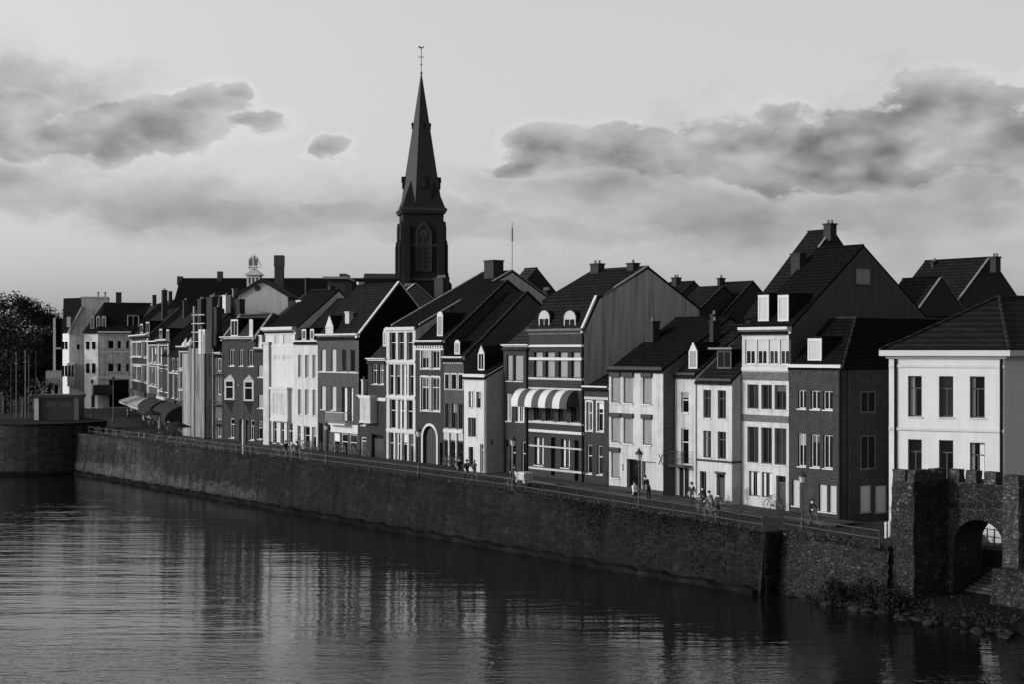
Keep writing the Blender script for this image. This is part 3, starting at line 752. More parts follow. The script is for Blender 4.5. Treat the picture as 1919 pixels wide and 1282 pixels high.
# brick house with black side wall
h = House('brick_house', 'brick house with balcony, white shopfront and a bare black side wall', 596, 673, 628, 'brick_light', depth=9.5)
h.win([(602, 611), (621.5, 630.5)], [(656, 697), (726, 770)], 'panel', fm='trim', surround=None, sill='trim'); h.win([(642, 650), (657.5, 666)], [(656, 697)], 'plain', fm='wood_mid', sill='trim')
h.win([(641, 662)], [(726, 790)], 'curt', fm='wood_mid', depth=.35, sill=None, name='balcony_door')
h.win([(598, 606)], [(796, 851)], 'plain', fm='wood_dark', sill=None, name='shop_window'); h.win([(626, 637), (641, 652), (656, 669)], [(813, 860)], 'sash', fm='trim_dull', sill=None, name='shop_window', depth=.12); h.win([(613.5, 621.5)], [(800, 853)], 'door', fm='wood_mid', name='entrance')
h.band(795, 811, 'trim', .12, pa=622, name='fascia'); h.cornice(624.5, 632, 'bright', .34); h.band(697.5, 700, 'stone_trim')
b = MB(); xa, xb = h.X(625), h.X(661); zt, zb = h.Z(772), h.Z(794)
b.box(xa, xb, -.9, -.02, zb-.1, zb+.02); b.box(xa, xb, -.9, -.86, zt-.06, zt)
for k in range(20): x = xa+(xb-xa-.03)*k/19; b.box(x, x+.03, -.89, -.87, zb, zt)
for x in (xa, xb-.04): b.box(x, x+.04, -.9, -.02, zt-.06, zt)
h.part(b, 'balcony', 'trim_dull')
h.roof_gable(4.6, slope=1.12, m='roof', verge='trim_dull', vw=.35, vh=.14)
h.dormer(610.5, 624.5, 590, 624, shape='gable', style='panel'); h.chimney(655, 583, 622, 10, 1.3, m='grey_plaster', pots=0, d=.5); h.chimney(716, 545, 575, 15, 4.4, pots=2)
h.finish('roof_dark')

# white house with three tall window columns
h = House('white_house', 'white three-storey house with three columns of tall pale-shuttered windows', 553, 596, 640, 'white', depth=10)
h.win([(559, 565.5), (572, 579.5), (586, 592.5)], [(666, 709), (731, 779)], 'gpanel', fm='trim', depth=.26, sill='trim'); h.win([(558, 564), (570, 581), (585, 593)], [(800, 848)], 'sash', fm='trim', depth=.26, sill=None)
h.cornice(637, 644, 'bright', .2); h.roof_gable(5, slope=.9, m='roof'); h.dormer(566, 574, 615, 636, style='cas'); h.dormer(581.5, 588.5, 615, 636, style='cas')
h.chimney(566, 562, 600, 11, 4.2, m='bright', pots=0, d=.8); h.finish()

# brilliant white front with bay
h = House('white_house', 'brightest white house front with heavy cornice, recessed panels and a projecting white bay', 498, 553, 617, 'bright', depth=10)
h.cornice(612, 626, 'bright', .5, ends=.3)
pl = MB().box(h.X(498)+.02, h.X(508.5), -.28, 0, h.zg-.2, h.Z(641)).box(h.X(498), h.X(509.5), -.36, 0, h.Z(646), h.Z(641)); h.part(pl, 'pilaster', 'grimy')
h.win([(515, 524), (531, 548)], [(627, 646)], 'panel', fm='trim', depth=.14, sill=None); h.band(648, 651, 'trim', .06, pa=509); h.win([(531, 548), (514, 525)], [(667, 676)], 'panel', fm='trim', depth=.12, sill=None)
bx = MB(); xa, xb = h.X(514), h.X(546); za, zb = h.Z(786), h.Z(731)
bx.box(xa, xb, -.42, 0, za, zb).box(xa-.12, xb+.12, -.54, 0, zb, zb+.25).box(xa-.05, xb+.05, -.47, 0, za-.22, za)
bo = h.part(bx, 'bay_window', 'bright'); h.part(MB().box(xa+.2, xb-.2, -.435, -.41, za+.5, zb-.3), 'blind', 'grimy', bo)
h.win([(512, 519), (526, 533), (538, 549)], [(792, 832)], 'sash', fm='trim', sill='trim', depth=.24, name='shop_window'); h.win([(499.5, 507)], [(806, 843)], 'plain', fm='trim_dull', depth=.05, sill=None); h.plinth(.5)
h.roof_gable(5.2, slope=.8, m='roof_dark'); h.finish()

# brick pair
h = House('brick_annex', 'low brick annex with two blind windows, tucked beside the brightest white front', 479, 498, 655, 'brick_dark', depth=9)
h.win([(484, 496)], [(686, 708), (741, 766)], 'gpanel', fm='trim_dull', sill='trim'); h.win([(484, 492)], [(790, 824)], 'sash', fm='trim'); h.cornice(652, 657, 'bright', .25); h.win([(494, 497.5)], [(802, 838)], 'door', fm='dark', name='entrance')
h.chimney(491.5, 627, 652, 10, .6, m='bright', pots=0, d=.5); h.roof_gable(4, slope=.5, m='roof'); h.finish()
h = House('brick_house', 'brick house with white upper windows over dark pointed aprons, twin narrow dormers', 416.5, 479, 633, 'brick', depth=11)
h.win([(430, 440), (449, 456.5), (466, 476)], [(656, 687)], 'cas', fm='trim', sill='trim', fw=.09); 
h.win([(431, 440), (469, 477)], [(786, 823)], 'tee', fm='trim', sill='trim', fw=.1); h.win([(449, 454), (461.5, 466)], [(787, 830)], 'door', fm='dark', name='entrance')
for a, b in ((425, 440), (460.5, 476)):                         # two small triangular oriels, one face to the sun
    xa, xb = h.X(a), h.X(b); xc = xa+(xb-xa)*.52; z0, z1 = h.Z(751), h.Z(713); d = .75; t = .1
    o = MB().face([(xa, -.02, z1), (xc, -d, z1), (xb, -.02, z1), ((xa+xb)/2, -.02, z1+.55)], 0).face([(xa, -.02, z1), (xc, -d, z1), ((xa+xb)/2, -.02, z1+.6)], 0).face([(xc, -d, z1), (xb, -.02, z1), ((xa+xb)/2, -.02, z1+.6)], 0)
    for (p0, p1) in (((xa, -.02), (xc, -d)), ((xc, -d), (xb, -.02))):
        f = lambda u, z: (p0[0]+(p1[0]-p0[0])*u, p0[1]+(p1[1]-p0[1])*u, z)
        for u0, u1, za, zb in ((0, .16, z0, z1), (.84, 1, z0, z1), (.16, .84, z0, z0+.18), (.16, .84, z1-.2, z1), (.16, .84, z1-.85, z1-.72)): o.face([f(u0, za), f(u1, za), f(u1, zb), f(u0, zb)], 1)
        o.face([f(.16, z0+.18), f(.84, z0+.18), f(.84, z1-.85), f(.16, z1-.85)], 2); o.face([f(.16, z1-.72), f(.84, z1-.72), f(.84, z1-.2), f(.16, z1-.2)], 2)
    o.face([(xa, -.02, z0), (xc, -d, z0), (xc+.1, -.02, h.Z(776))], 3).face([(xc, -d, z0), (xb, -.02, z0), (xc+.1, -.02, h.Z(776))], 3)
    h.part(o, 'oriel', ['stone_trim', 'trim', 'glass', 'brick'])
h.cornice(629.5, 634, 'bright', .34); yr = A.y(512, h.x1); h.roof_gable(yr, A.z(h.x1, yr, 587), m='roof_grey', verge='verge', lverge='verge', vw=.4)
h.dormer(433, 446, 597, 629, style='cas'); h.dormer(467.5, 474, 597, 629, style='panel'); h.chimney(450, 560, 588, 12, 5.2, pots=1); h.finish()
h = House('narrow_house', 'very narrow house with white windows and thin iron balconies beside the pale sheeted facade', 402, 416.5, 664, 'brick_mid', depth=9)
h.win([(407, 414.5)], [(672, 697), (703, 741), (785, 820)], 'cas', fm='trim', sill=None, fw=.12); h.cornice(661, 666, 'bright', .3); h.roof_gable(4, slope=1.0, m='roof_dark')
for q in (702, 760, 796):
    bb = MB().box(h.X(403), h.X(416), -.6, -.02, h.Z(q)-.06, h.Z(q)+.02).box(h.X(403), h.X(416), -.6, -.56, h.Z(q-9)-.05, h.Z(q-9))
    for k in range(6): x = h.X(403) + (h.X(416)-h.X(403)-.04)*k/5; bb.box(x, x+.04, -.59, -.57, h.Z(q), h.Z(q-9))
    h.part(bb, 'balcony', 'iron')
h.chimney(409, 575, 640, 7, 1.2, pots=1); h.finish()

# facade hidden behind scaffold sheeting
h = House('sheeted_house', 'narrow facade hung with pale streaky scaffold sheeting, scaffold poles rising above it', 357.5, 402, 662, 'grey_plaster', depth=10)
sh = MB(); n = 26; x0, x1 = h.x0, h.x1
for k in range(n):
    a, b = x0+(x1-x0)*k/n, x0+(x1-x0)*(k+1)/n
    ya, yb = -1.0+.14*math.sin(k*2.1)+.08*math.sin(k*.7), -1.0+.14*math.sin((k+1)*2.1)+.08*math.sin((k+1)*.7)
    zt = h.Z(664 - (10 if 6 < k < 18 else 0))
    sh.face([(a, ya, h.zg+.2), (b, yb, h.zg+.2), (b, yb, zt), (a, ya, zt)])
sh.face([(x0, -1, h.zg+.2), (x0, 0, h.zg+.2), (x0, 0, h.Z(664)), (x0, -1, h.Z(664))]); sh.face([(x1, -1, h.zg+.2), (x1, 0, h.zg+.2), (x1, 0, h.Z(664)), (x1, -1, h.Z(664))])
h.part(sh, 'sheeting', 'sheet')
for px, q in ((358, 640), (365, 573), (379, 610), (383, 625), (400, 655)): 
    x = h.X(px, -1.1); h.part(MB().tube((x, -1.15, h.zg), (x, -1.15, A.z(x, -1.15, q)), .13 if px == 365 else .07), 'scaffold_pole', 'sheet')
b = MB()
for q in (590, 606, 622, 640): b.tube((h.X(362, -1), -1.15, h.Z(q)), (h.X(386, -1), -1.15, h.Z(q)), .05)
b.box(h.X(374, -1), h.X(386, -1), -1.1, -.3, h.Z(664), h.Z(612)-.3); h.part(b, 'scaffold_rail', 'trim_dull')
h.roof_gable(4.5, slope=.95, m='roof_dark'); h.chimney(398, 556, 640, 14, 2.5, pots=2); h.chimney(379, 560, 640, 9, 2.2, m='chimney', pots=2); h.finish()

# ---------------------------------------------------------------- far end, street widening
G2 = 'cafe houses at the widening of the street'
def far(name, label, p0, p1, eave, wall, cols, rows, corn, fm='trim', roof='roof', slope=.9, style='cas', extra=None, yr=4.5):
    h = House(name, label, p0, p1, eave, wall, F=B, depth=10, zbase=4.75, group=G2)
    h.win(cols, rows, style, fm=fm, sill='trim', fw=.16, depth=.2)
    h.win([(p0 + (p1-p0)*.2, p1 - (p1-p0)*.15)], [(HY + (HC-4.9-2.9)*FOC/B.w(h.xm, 0)[1], HY + (HC-4.9)*FOC/B.w(h.xm, 0)[1])], 'plain', fm='wood_dark', sill=None, name='shopfront')
    if corn: h.cornice(eave-3, eave+3, corn, .5)
    for qa, qb in rows: h.band(qa-5, qa-3.2, 'stone_trim', .12); h.band(qb+2.5, qb+4, 'trim_dull', .2)
    wl = (h.x1-h.x0)
    for k in (0, 1): x = h.x0 + wl*(.03+.9*k); h.part(MB().box(x, x+wl*.05, -.12, .02, h.zg, h.ze-.4), 'pilaster', 'stone_trim' if wall != 'brick_dark' else 'brick_mid')
    h.part(MB().box(h.x0+wl*.1, h.x1-wl*.1, -.5, 0, h.zg+3.0, h.zg+3.7), 'fascia', random.choice(['dark', 'wood_mid', 'stone_trim']))
    h.roof_gable(yr, slope=slope, m=roof)
    if extra: extra(h)
    h.finish(); return h
def bays(h):
    for q0, q1 in ((640, 671), (685, 716)):
        for pa, pb in ((254, 261), (262.5, 271)):
            xa, xb = h.X(pa), h.X(pb); za, zb = h.Z(q1), h.Z(q0); t = .35
            h.part(MB().box(xa-t, xb+t, -.5, .0, zb-.25, zb).box(xa-t, xb+t, -.5, .0, za, za+.25).box(xa-t, xa, -.45, 0, za+.25, zb-.25).box(xb, xb+t, -.45, 0, za+.25, zb-.25), 'bay_frame', 'bright')
def ex(h):
    for px in (343, 352): h.part(MB().lathe([(.5, 0), (.55, .3), (.0, 1.3)], (h.X(px), .4, h.ze), 8), 'pinnacle', 'trim_dull')
far('gabled_house', 'dark far house crowned by small pale pinnacles, next to the pale sheeted facade', 337, 357.5, 652, 'brick_light', [(340, 343), (345, 348), (350, 354)], [(664, 690), (700, 730)], 'stone_trim', fm='stone_trim', extra=ex)
far('dark_house', 'dark narrow far house with tall grey window strips above a black domed awning', 318, 337, 664, 'brick_dark', [(322, 327), (330, 334)], [(672, 697), (705, 748)], None, fm='stone_trim', roof='roof_dark', extra=lambda h: h.chimney(349, 562, 640, 22, 4, m='brick_dark', pots=2))
far('bay_house', 'far cafe house with one bright white column of windows above the awnings', 298, 318, 638, 'brick', [(300, 304), (307, 312)], [(652, 682), (696, 732)], 'trim', extra=lambda h: (h.dormer(299, 304, 615, 640), h.dormer(312, 317, 616, 640)))
far('brick_house', 'far brick house with white gutter, above the gap between pale and dark awnings', 280, 298, 641, 'brick_light', [(283, 286.5), (289, 293)], [(652, 680), (692, 722)], 'bright', extra=lambda h: h.chimney(309, 543, 600, 22, 3, m='brick_dark', pots=3))
far('bay_house', 'far house with white bay windows, right beside the corner house with the black shop', 246, 280, 629, 'brick', [(255, 260), (263, 270), (273, 277)], [(643, 668), (688, 713)], 'bright', style='cross', extra=lambda h: (bays(h), h.dormer(263, 268, 606, 624), h.dormer(274, 280, 602, 624)))

# corner house with bay and shop
h = House('corner_house', 'grey-white corner house with dark hipped roof and a black shop base', 184, 245, 624, 'grimy', F=C, depth=11, zbase=4.85, group=G2)
h.win([(202.5, 214.5), (220, 228.5), (236.5, 243.5)], [(637, 655), (682, 698)], 'plain', fm='trim', sill='trim', fw=.12); h.win([(205, 242)], [(713, 764)], 'plain', fm='dark', sill=None, depth=.4, name='shopfront'); h.band(705, 711, 'trim_dull', .1); h.band(659, 662, 'trim_dull', .06)
h.cornice(620, 627, 'bright', .5)
xa = h.x0 - 2.2; ze = h.ze; zr = C.z(h.xm, 5, 566); yA, yB = 1.5, 10.6
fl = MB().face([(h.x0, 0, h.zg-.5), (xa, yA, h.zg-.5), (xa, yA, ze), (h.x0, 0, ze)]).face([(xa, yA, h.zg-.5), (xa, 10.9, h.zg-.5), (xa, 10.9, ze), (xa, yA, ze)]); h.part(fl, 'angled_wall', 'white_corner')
for px, q0, q1 in ((172, 640, 655), (179, 640, 655), (172, 682, 700), (179, 682, 700), (178, 742, 764)):
    t = (px-168)/16; x_, y_ = xa+(h.x0-xa)*t, yA*(1-t); h.part(MB().box(x_-.28, x_+.28, y_-.22, y_+.1, C.z(x_, y_, q1), C.z(x_, y_, q0)), 'window', 'glass_b')
r = MB(); o = .4
q = [(xa-o, yA-.2, ze+.02), (h.x0-.1, -o, ze+.02), (h.x1+o, -o, ze+.02), (h.x1+o, 11, ze+.02), (xa-o, 11, ze+.02)]; e1, e2 = (h.x0+.9, 4.5, zr), (h.x1+3.5, 5.5, zr)
r.face([q[0], q[1], e1]).face([q[1], q[2], e2, e1]).face([q[2], q[3], e2]).face([q[3], q[4], e1, e2]).face([q[4], q[0], e1]).face(list(reversed(q))); h.part(r, 'roof', 'roof')
h.gable = [(0, ze), (10.9, ze)]; h.zef, h.sl, h.yr, h.zr = ze, (zr-ze)/4.8, 4.8, zr
for pa, pb in ((170, 177), (181, 188), (191, 199)): h.dormer(pa, pb, 591, 615, style='cas', shape='arch')
h.dormer(239, 261, 589, 611, style='cas', over=.2); h.chimney(223, 547, 575, 14, 5, pots=0, d=1)
aw = MB()
for k in range(8):
    t0, t1 = math.pi/2*k/8, math.pi/2*(k+1)/8; zb, zt = h.Z(741), h.Z(722); x0, x1 = h.X(175, -1), h.X(214, -1)
    aw.face([(x0, -2.2*math.sin(t0), zb+(zt-zb)*math.cos(t0)), (x1, -2.2*math.sin(t0), zb+(zt-zb)*math.cos(t0)), (x1, -2.2*math.sin(t1), zb+(zt-zb)*math.cos(t1)), (x0, -2.2*math.sin(t1), zb+(zt-zb)*math.cos(t1))])
for x in (x0, x1): aw.face([(x, 0, zb)] + [(x, -2.2*math.sin(math.pi/16*k), zb+(zt-zb)*math.cos(math.pi/16*k)) for k in range(9)])
h.part(aw, 'awning', 'canvas_dark'); h.finish()
# tall pale gable
C2 = Frame(*C.w(0, 14), C.a)
h = House('gable_house', 'tall pale house with a plain grey-white gable wall and dark steep roof', 130, 203, 557, 'grimy', F=C2, depth=12, zbase=4.9, group=G2)
h.gable = [(0, h.ze), (12, h.ze)]; z1 = h.Z(624)
xk, zk = h.X(153), h.Z(577); wl = MB(); z0 = h.zg-.6
wl.face([(h.x0, 0, z0), (h.x1, 0, z0), (h.x1, 0, h.ze), (xk, 0, h.ze), (xk, 0, zk), (h.x0, 0, z1)]).face([(h.x1, 0, z0), (h.x1, 12, z0), (h.x1, 12, h.ze), (h.x1, 0, h.ze)]); h.part(wl, 'wall', 'grimy')
xa, xb, za, zb = h.X(144), h.X(150), h.Z(656), h.Z(646)
fo = h.part(MB().box(xa-.08, xb+.08, -.06, .02, za-.1, za).box(xa-.08, xa, -.05, .02, za, zb).box(xb, xb+.08, -.05, .02, za, zb).box(xa-.08, xb+.08, -.05, .02, zb, zb+.1), 'window', 'trim_dull'); h.part(MB().box(xa, xb, -.02, .01, za, zb), 'pane', 'glass_b', fo)
v = MB(); xq, yq = h.X(116), 3.5                                        # lit street front, seen as a sliver
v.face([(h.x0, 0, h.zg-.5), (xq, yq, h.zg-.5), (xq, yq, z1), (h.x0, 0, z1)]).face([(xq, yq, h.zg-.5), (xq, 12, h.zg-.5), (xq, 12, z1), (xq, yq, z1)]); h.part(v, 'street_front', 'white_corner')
zt = h.ze
h.part(MB().prismy([(h.x0-.05, z1-.1), (xk+.02, zk-.1), (xk+.02, zk+.35), (h.x0-.35, z1+.1)], -.3, .3), 'verge', 'trim_dull')
rr = MB().face([(h.x0, .05, z1), (xq, yq, z1), (xq+.1, yq+.8, zt), (xk, .5, zt), (xk, .05, zk)]).face([(xq, yq, z1), (xq, 12, z1), (xq+.1, 12, zt), (xq+.1, yq+.8, zt)]).face([(xq+.1, yq+.8, zt), (xk, .5, zt), (xk, 12, zt), (xq+.1, 12, zt)]).face([(xk, .05, zk), (xk, .5, zt), (xk, 12, zt), (xk, 12, zk)]); h.part(rr, 'roof', 'roof_dark')
for px, q0, q1, wd in ((119, 640, 655, .5), (126, 640, 655, .4), (119, 686, 706, .5), (126, 686, 706, .4)):
    t = (px-116)/14; x_, y_ = xq+(h.x0-xq)*t, yq*(1-t); h.part(MB().box(x_-wd, x_+wd, y_-.2, y_+.3, C2.z(x_, y_, q1), C2.z(x_, y_, q0)), 'window', 'glass_b')
d = MB().box(h.X(126), h.X(133), -.9, 0, C2.z(h.x0, 0, 612), C2.z(h.x0, 0, 593)); do = h.part(d, 'dormer', 'trim')
bay = MB().box(h.X(127), h.X(141), -.8, 0, h.Z(725), h.Z(684), 0).box(h.X(126.5), h.X(141.5), -.9, 0, h.Z(684), h.Z(681), 1); bo = h.part(bay, 'bay_window', ['grimy', 'trim'])
h.part(MB().box(h.X(129), h.X(133), -.82, -.7, h.Z(706), h.Z(686)).box(h.X(135), h.X(139), -.82, -.7, h.Z(706), h.Z(686)), 'pane', 'glass_b', bo)
h.part(MB().box(xk-.1, h.x1+.1, -.1, 12, h.ze+.003, h.ze+.2), 'roof_edge', 'trim_dull')
for px in (184, 197): h.part(MB().tube((h.X(px), 2, h.ze), (h.X(px), 2, h.ze+.9), .13).tube((h.X(px), 2, h.ze+.9), (h.X(px), 2, h.ze+1.1), .2), 'flue', 'steel')
h = House('slim_house', 'slim dark gable with bright white edges, nearest the trees', 101, 114.5, 597, 'roof_dark', F=C2, y=16, depth=8, zbase=4.9, group=G2)
h.gable = [(16, h.ze), (24, h.ze)]
h.part(MB().box(h.x0-.1, h.x0+.35, 15.85, 16.1, h.zg, h.ze+.2).box(h.x0, h.x1, 15.88, 16.1, h.Z(700), h.Z(696)).box(h.x0, h.x1, 15.88, 16.1, h.Z(655), h.Z(652)), 'corner_strip', 'trim'); h.part(MB().box(h.x0, h.x1, 16, 24, h.ze, h.ze+.15), 'roof', 'roof_dark'); h.finish()
h = House('low_shop', 'low white shop building with a grey awning beneath the slim dark gable', 86, 113.5, 697, 'white', F=C, y=8, depth=5, zbase=4.9, group=G2)
h.win([(90, 97), (102, 110)], [(722, 742)], 'plain', fm='trim', sill=None, name='shop_window'); h.roof_flat(); h.part(MB().prism([(7.9, h.Z(710)), (6.6, h.Z(719)), (6.6, h.Z(721)), (7.9, h.Z(720))], h.X(86), h.X(110)), 'awning', 'canvas_grey'); h.finish()

# ---------------------------------------------------------------- white corner house by the gate
h = House('corner_house', 'big white corner house with dark tiled hip roof behind the stone gate', 1666, 1883, 659, 'white_corner', F=D, depth=14, zbase=2.4)
h.win([(1702, 1728), (1760, 1787), (1818, 1846)], [(706, 783)], 'tee', fm='wood_mid', depth=.34, sill='trim_dull', fw=.08); h.win([(1702, 1728), (1760, 1787)], [(826, 904)], 'tee', fm='wood_mid', depth=.34, sill='trim_dull'); h.win([(1818, 1846)], [(829, 907)], 'teecurt', fm='wood_mid', depth=.34, sill='trim_dull')
h.band(685, 690, 'trim_dull', .07, name='architrave'); h.band(804, 809, 'trim_dull', .1)
z1, z0 = h.Z(658), h.Z(673); mb = MB(); ov = .5
X0, X1, zt, y = h.x0, h.x1, h.ze, 0
dq = (math.cos(math.radians(22)), math.sin(math.radians(22)))            # the side street leaves at an angle
sd = Frame(0, 0, 0); 
ang = math.atan2(.6062, .7953) - D.a; sx_, sy_ = math.cos(ang), math.sin(ang)
S1 = (X1 + 16*sx_, 16*sy_); bk = (X0 + .3, 15)
w = MB()
w.face([(X1, 0, h.zg-.5), (S1[0], S1[1], h.zg-.5), (S1[0], S1[1], zt), (X1, 0, zt)]); h.part(w, 'side_wall', 'white_corner')
def along(d, o): return (X1 + d*sx_ + o*sy_, d*sy_ - o*sx_)
for d0 in (2.2, 5.0):
    for qa, qb in ((706, 783), (826, 904)):
        a, b = along(d0, .03), along(d0+.95, .03); a2, b2 = along(d0, -.06), along(d0+.95, -.06); za, zb = h.Z(qb), h.Z(qa)
        h.part(MB().hexa([(a[0], a[1], za), (b[0], b[1], za), (b2[0], b2[1], za), (a2[0], a2[1], za), (a[0], a[1], zb), (b[0], b[1], zb), (b2[0], b2[1], zb), (a2[0], a2[1], zb)]), 'window', 'glass')
cn = MB()
for (za, zb, o, mi) in ((h.Z(673), h.Z(668), .16, 0), (h.Z(668), h.Z(657.5), ov, 0)):
    f0, f1 = (X0-o, -o), (X1+o*.8, -o); s1 = along(16, o)
    cn.hexa([(f0[0], f0[1], za), (f1[0], f1[1], za), (X1, .3, za), (X0-o, .3, za), (f0[0], f0[1], zb), (f1[0], f1[1], zb), (X1, .3, zb), (X0-o, .3, zb)])
    cn.hexa([(f1[0], f1[1]+.002, za), (s1[0], s1[1], za), (S1[0]-.4, S1[1], za), (X1-.3, .3, za), (f1[0], f1[1]+.002, zb), (s1[0], s1[1], zb), (S1[0]-.4, S1[1], zb), (X1-.3, .3, zb)])
h.part(cn, 'cornice', 'trim')
zc = h.Z(657.5) + .01; k = (1872.5-CX)/FOC
R1 = (4.4*1.03, 10.0); zr = D.z(R1[0], R1[1], 556)
R1 = (D.x(1872.5, 10.0), 10.0); R2 = (R1[0]+8*sx_, R1[1]+8*sy_)
f0, f1, s1 = (X0-.45, -.45), (X1+.36, -.45), along(18, .45)
r = MB().face([f0+(zc,), f1+(zc,), R1+(zr,)]).face([f1+(zc,), s1+(zc,), R2+(zr,), R1+(zr,)]).face([(X0-.45, 20, zc), f0+(zc,), R1+(zr,), R2+(zr,)]).face([s1+(zc,), (X0-.45, 20, zc), R2+(zr,)])
ro = h.part(r, 'roof', 'roof_course')
h.part(MB().tube(f0+(zc+.04,), R1+(zr+.05,), .11, n=6).tube(f1+(zc+.04,), R1+(zr+.05,), .11, n=6).tube(R1+(zr+.05,), R2+(zr+.05,), .11, n=6), 'ridge_tiles', 'roof_grey', ro)
h.pipe(1679, 674, 960); h.pipe(1877, 674, 960)
h.gable = [(0, zt), (14, zt)]; h.finish()

# ================================================================ roofs behind the row
G3 = 'roofs behind the quay houses'
def back(label, px, py, pl, yr, hd=5.5, slope=.85, wall='brick_dark', roof='roof', verge=None, drop=7, F=A, name='back_house', chims=(), hb=None):
    """a gabled house in the block behind: gable apex at (px, py), ridge running left to pixel pl"""
    xg = F.x(px, yr); xl = F.x(pl, yr); zr = F.z(xg, yr, py); ze = zr - slope*hd
    h = House.__new__(House); h.F, h.y, h.depth, h.wallm = F, yr-hd, hd*2, wall
    h.x0, h.x1 = xl, xg; h.xm = (xl+xg)/2; h.zg = 3.0; h.ze = ze; h.b = (h.xm, h.y, 3.0); h.holes, h.arch, h.extra, h.gable = [], [], MB(), None; h.zlow = 3.0
    wx, wy = F.w(h.xm, h.y); h.root = empty(name, (wx, wy, 3.0), F.a, label, 'house', G3)
    h.roof_gable(hd, zr, m=roof, verge=verge, vw=.2, vh=.06)
    for cx, ct, cb, cw, m, n in chims: h.chimney(cx, ct, cb, cw, hd*.95, m=m, pots=n)
    h.finish(); return h
back('tall dark steep roof with chimney, rising just behind the great plain gable', 1561, 429, 1515, 15, 7, .95, wall='brick_dark', roof='roof', verge='verge', chims=((1556, 418, 432, 18, 'chimney', 2),))
back('dark gable with a bright verge, left of the tall steep roof in the back rows', 1412, 526, 1352, 24, 6, .8, verge='roof_grey', chims=((1352, 520, 530, 6, 'chimney', 1),))
back('small dark roof with slanting grey verge, in the gap above the shuttered house', 1358, 535, 1308, 21, 5, .7, verge='roof_grey')
back('dark low ridge furthest back between the clad gable and the tall steep roof', 1302, 526, 1256, 32, 6, .7, chims=((1268, 519, 530, 12, 'chimney', 2),))
back('dark pointed gable standing alone behind the black roofs of the row centre', 1007, 501, 984, 18, 6, .95, wall='brick_dark', roof='roof_grey', chims=((1025, 543, 560, 14, 'chimney', 4),))
back('wide tiled roof with a bright verge on the skyline behind the white corner house', 1857, 481, 1734, 33, 9, .85, verge='verge', roof='roof', chims=((1866, 480, 492, 14, 'chimney', 2), (1752, 489, 496, 6, 'chimney', 1)))
back('smaller tiled roof with pale verge in front of the wide skyline roof', 1766, 518, 1692, 24, 7.5, .9, verge='verge', roof='roof')
back('dark rear roof line filling the gap behind the patched brick house', 1800, 592, 1640, 18, 5, .6, roof='roof_dark')
back('white-edged gable roof below the church tower', 779, 530, 707, 17, 5, .7, wall='brick_mid', roof='roof', verge='trim_dull', chims=((733, 545, 575, 16, 'chimney', 3), (766, 535, 560, 26, 'chimney', 4)))
back('dark ridged roof with one stack, left of the white-edged gable', 706, 556, 580, 14, 6, .7, roof='roof', chims=((676, 528, 560, 4, 'trim_dull', 0), (622, 535, 560, 5, 'chimney', 0)))
back('low dark roof ridge in front of the brick factory stack', 619, 541, 577, 24, 6, .75, roof='roof_grey', chims=((577, 520, 545, 3, 'chimney', 0),))
back('dark steep roof behind the brick house with twin dormers', 480, 545, 440, 20, 7, .9, roof='roof_dark', chims=((441, 540, 570, 3, 'steel', 0), (470, 541, 560, 24, 'chimney', 0)))
back('roof crowded with aerials and pipes behind the sheeted facade', 430, 568, 398, 14, 7, .95, roof='roof_dark', chims=((402, 552, 580, 6, 'steel', 1), (414, 556, 580, 8, 'chimney', 2), (425, 552, 575, 8, 'trim_dull', 1), (390, 560, 580, 8, 'chimney', 2)))
back('dark roof with square chimney above the cafe houses', 330, 560, 296, 18, 7, .9, F=B, roof='roof_dark', chims=((320, 545, 575, 20, 'chimney', 0),))
back('dark roof slope farthest along the widening street', 300, 568, 262, 12, 6, .9, F=B, roof='roof', chims=((290, 552, 575, 18, 'chimney', 0),))

# flat-roofed and long buildings further off
def at(px, d, py): return ((px-CX)*d/FOC, d, HC - (py-HY)*d/FOC)
def bgroot(name, label, px, d, cat, group=None): x, y, z = at(px, d, HY); return empty(name, (x, y, 3.0), 0, label, cat, group)
d = 235; e = bgroot('long_building', 'long black roof stretching across the skyline left of the church tower', 540, d, 'building')
x0, x1, z = at(338, d, 522)[0], at(752, d, 522)[0], at(338, d, 522)[2]
b0 = (at(540, d, 0)[0], d, 3.0)
MB().prism([(d-9, z-7.5), (d, z), (d+9, z-7.5)], x0, x1).build('roof', 'roof_dark', e, b0); MB().box(x0+.5, x1-.5, d-8, d+8, 3, z-7.2).build('wall', 'brick_dark', e, b0)
MB().box(x0, x1, d-.15, d+.15, z-.05, z+.15).build('ridge_tiles', 'roof_grey', e, b0)
for px, t in ((413, 508), (338, 517)): xx, _, zz = at(px, d, t); c = MB().box(xx-.4, xx+.4, d-.4, d+.4, z-1, zz); c.build('chimney', 'chimney', e, b0)
d = 215; e = bgroot('factory_chimney', 'tall square brick stack with dark flat top rising behind the roofs', 524, d, 'chimney'); b0 = (at(524, d, 0)[0], d, 3.0)
x0, x1, zt = at(516, d, 0)[0], at(532, d, 0)[0], at(0, d, 478)[2]
MB().box(x0, x1, d-.65, d+.65, 3, zt-1.6).build('stack', 'chimney', e, b0); MB().box(x0-.06, x1+.06, d-.72, d+.72, zt-1.6, zt).build('cap', 'dark', e, b0)
d = 200; e = bgroot('pedimented_building', 'grey pedimented gable with a round hole, topped by a small white lantern with aerials', 487, d, 'building'); b0 = (at(487, d, 0)[0], d, 3.0)
pt = [at(447, d, 552), at(540, d, 556), at(490, d, 526)]
MB().prismy([(pt[0][0], 3), (pt[1][0], 3), (pt[1][0], pt[1][2]), (pt[2][0], pt[2][2]), (pt[0][0], pt[0][2])], d, d+10).build('wall', 'grey_plaster', e, b0)
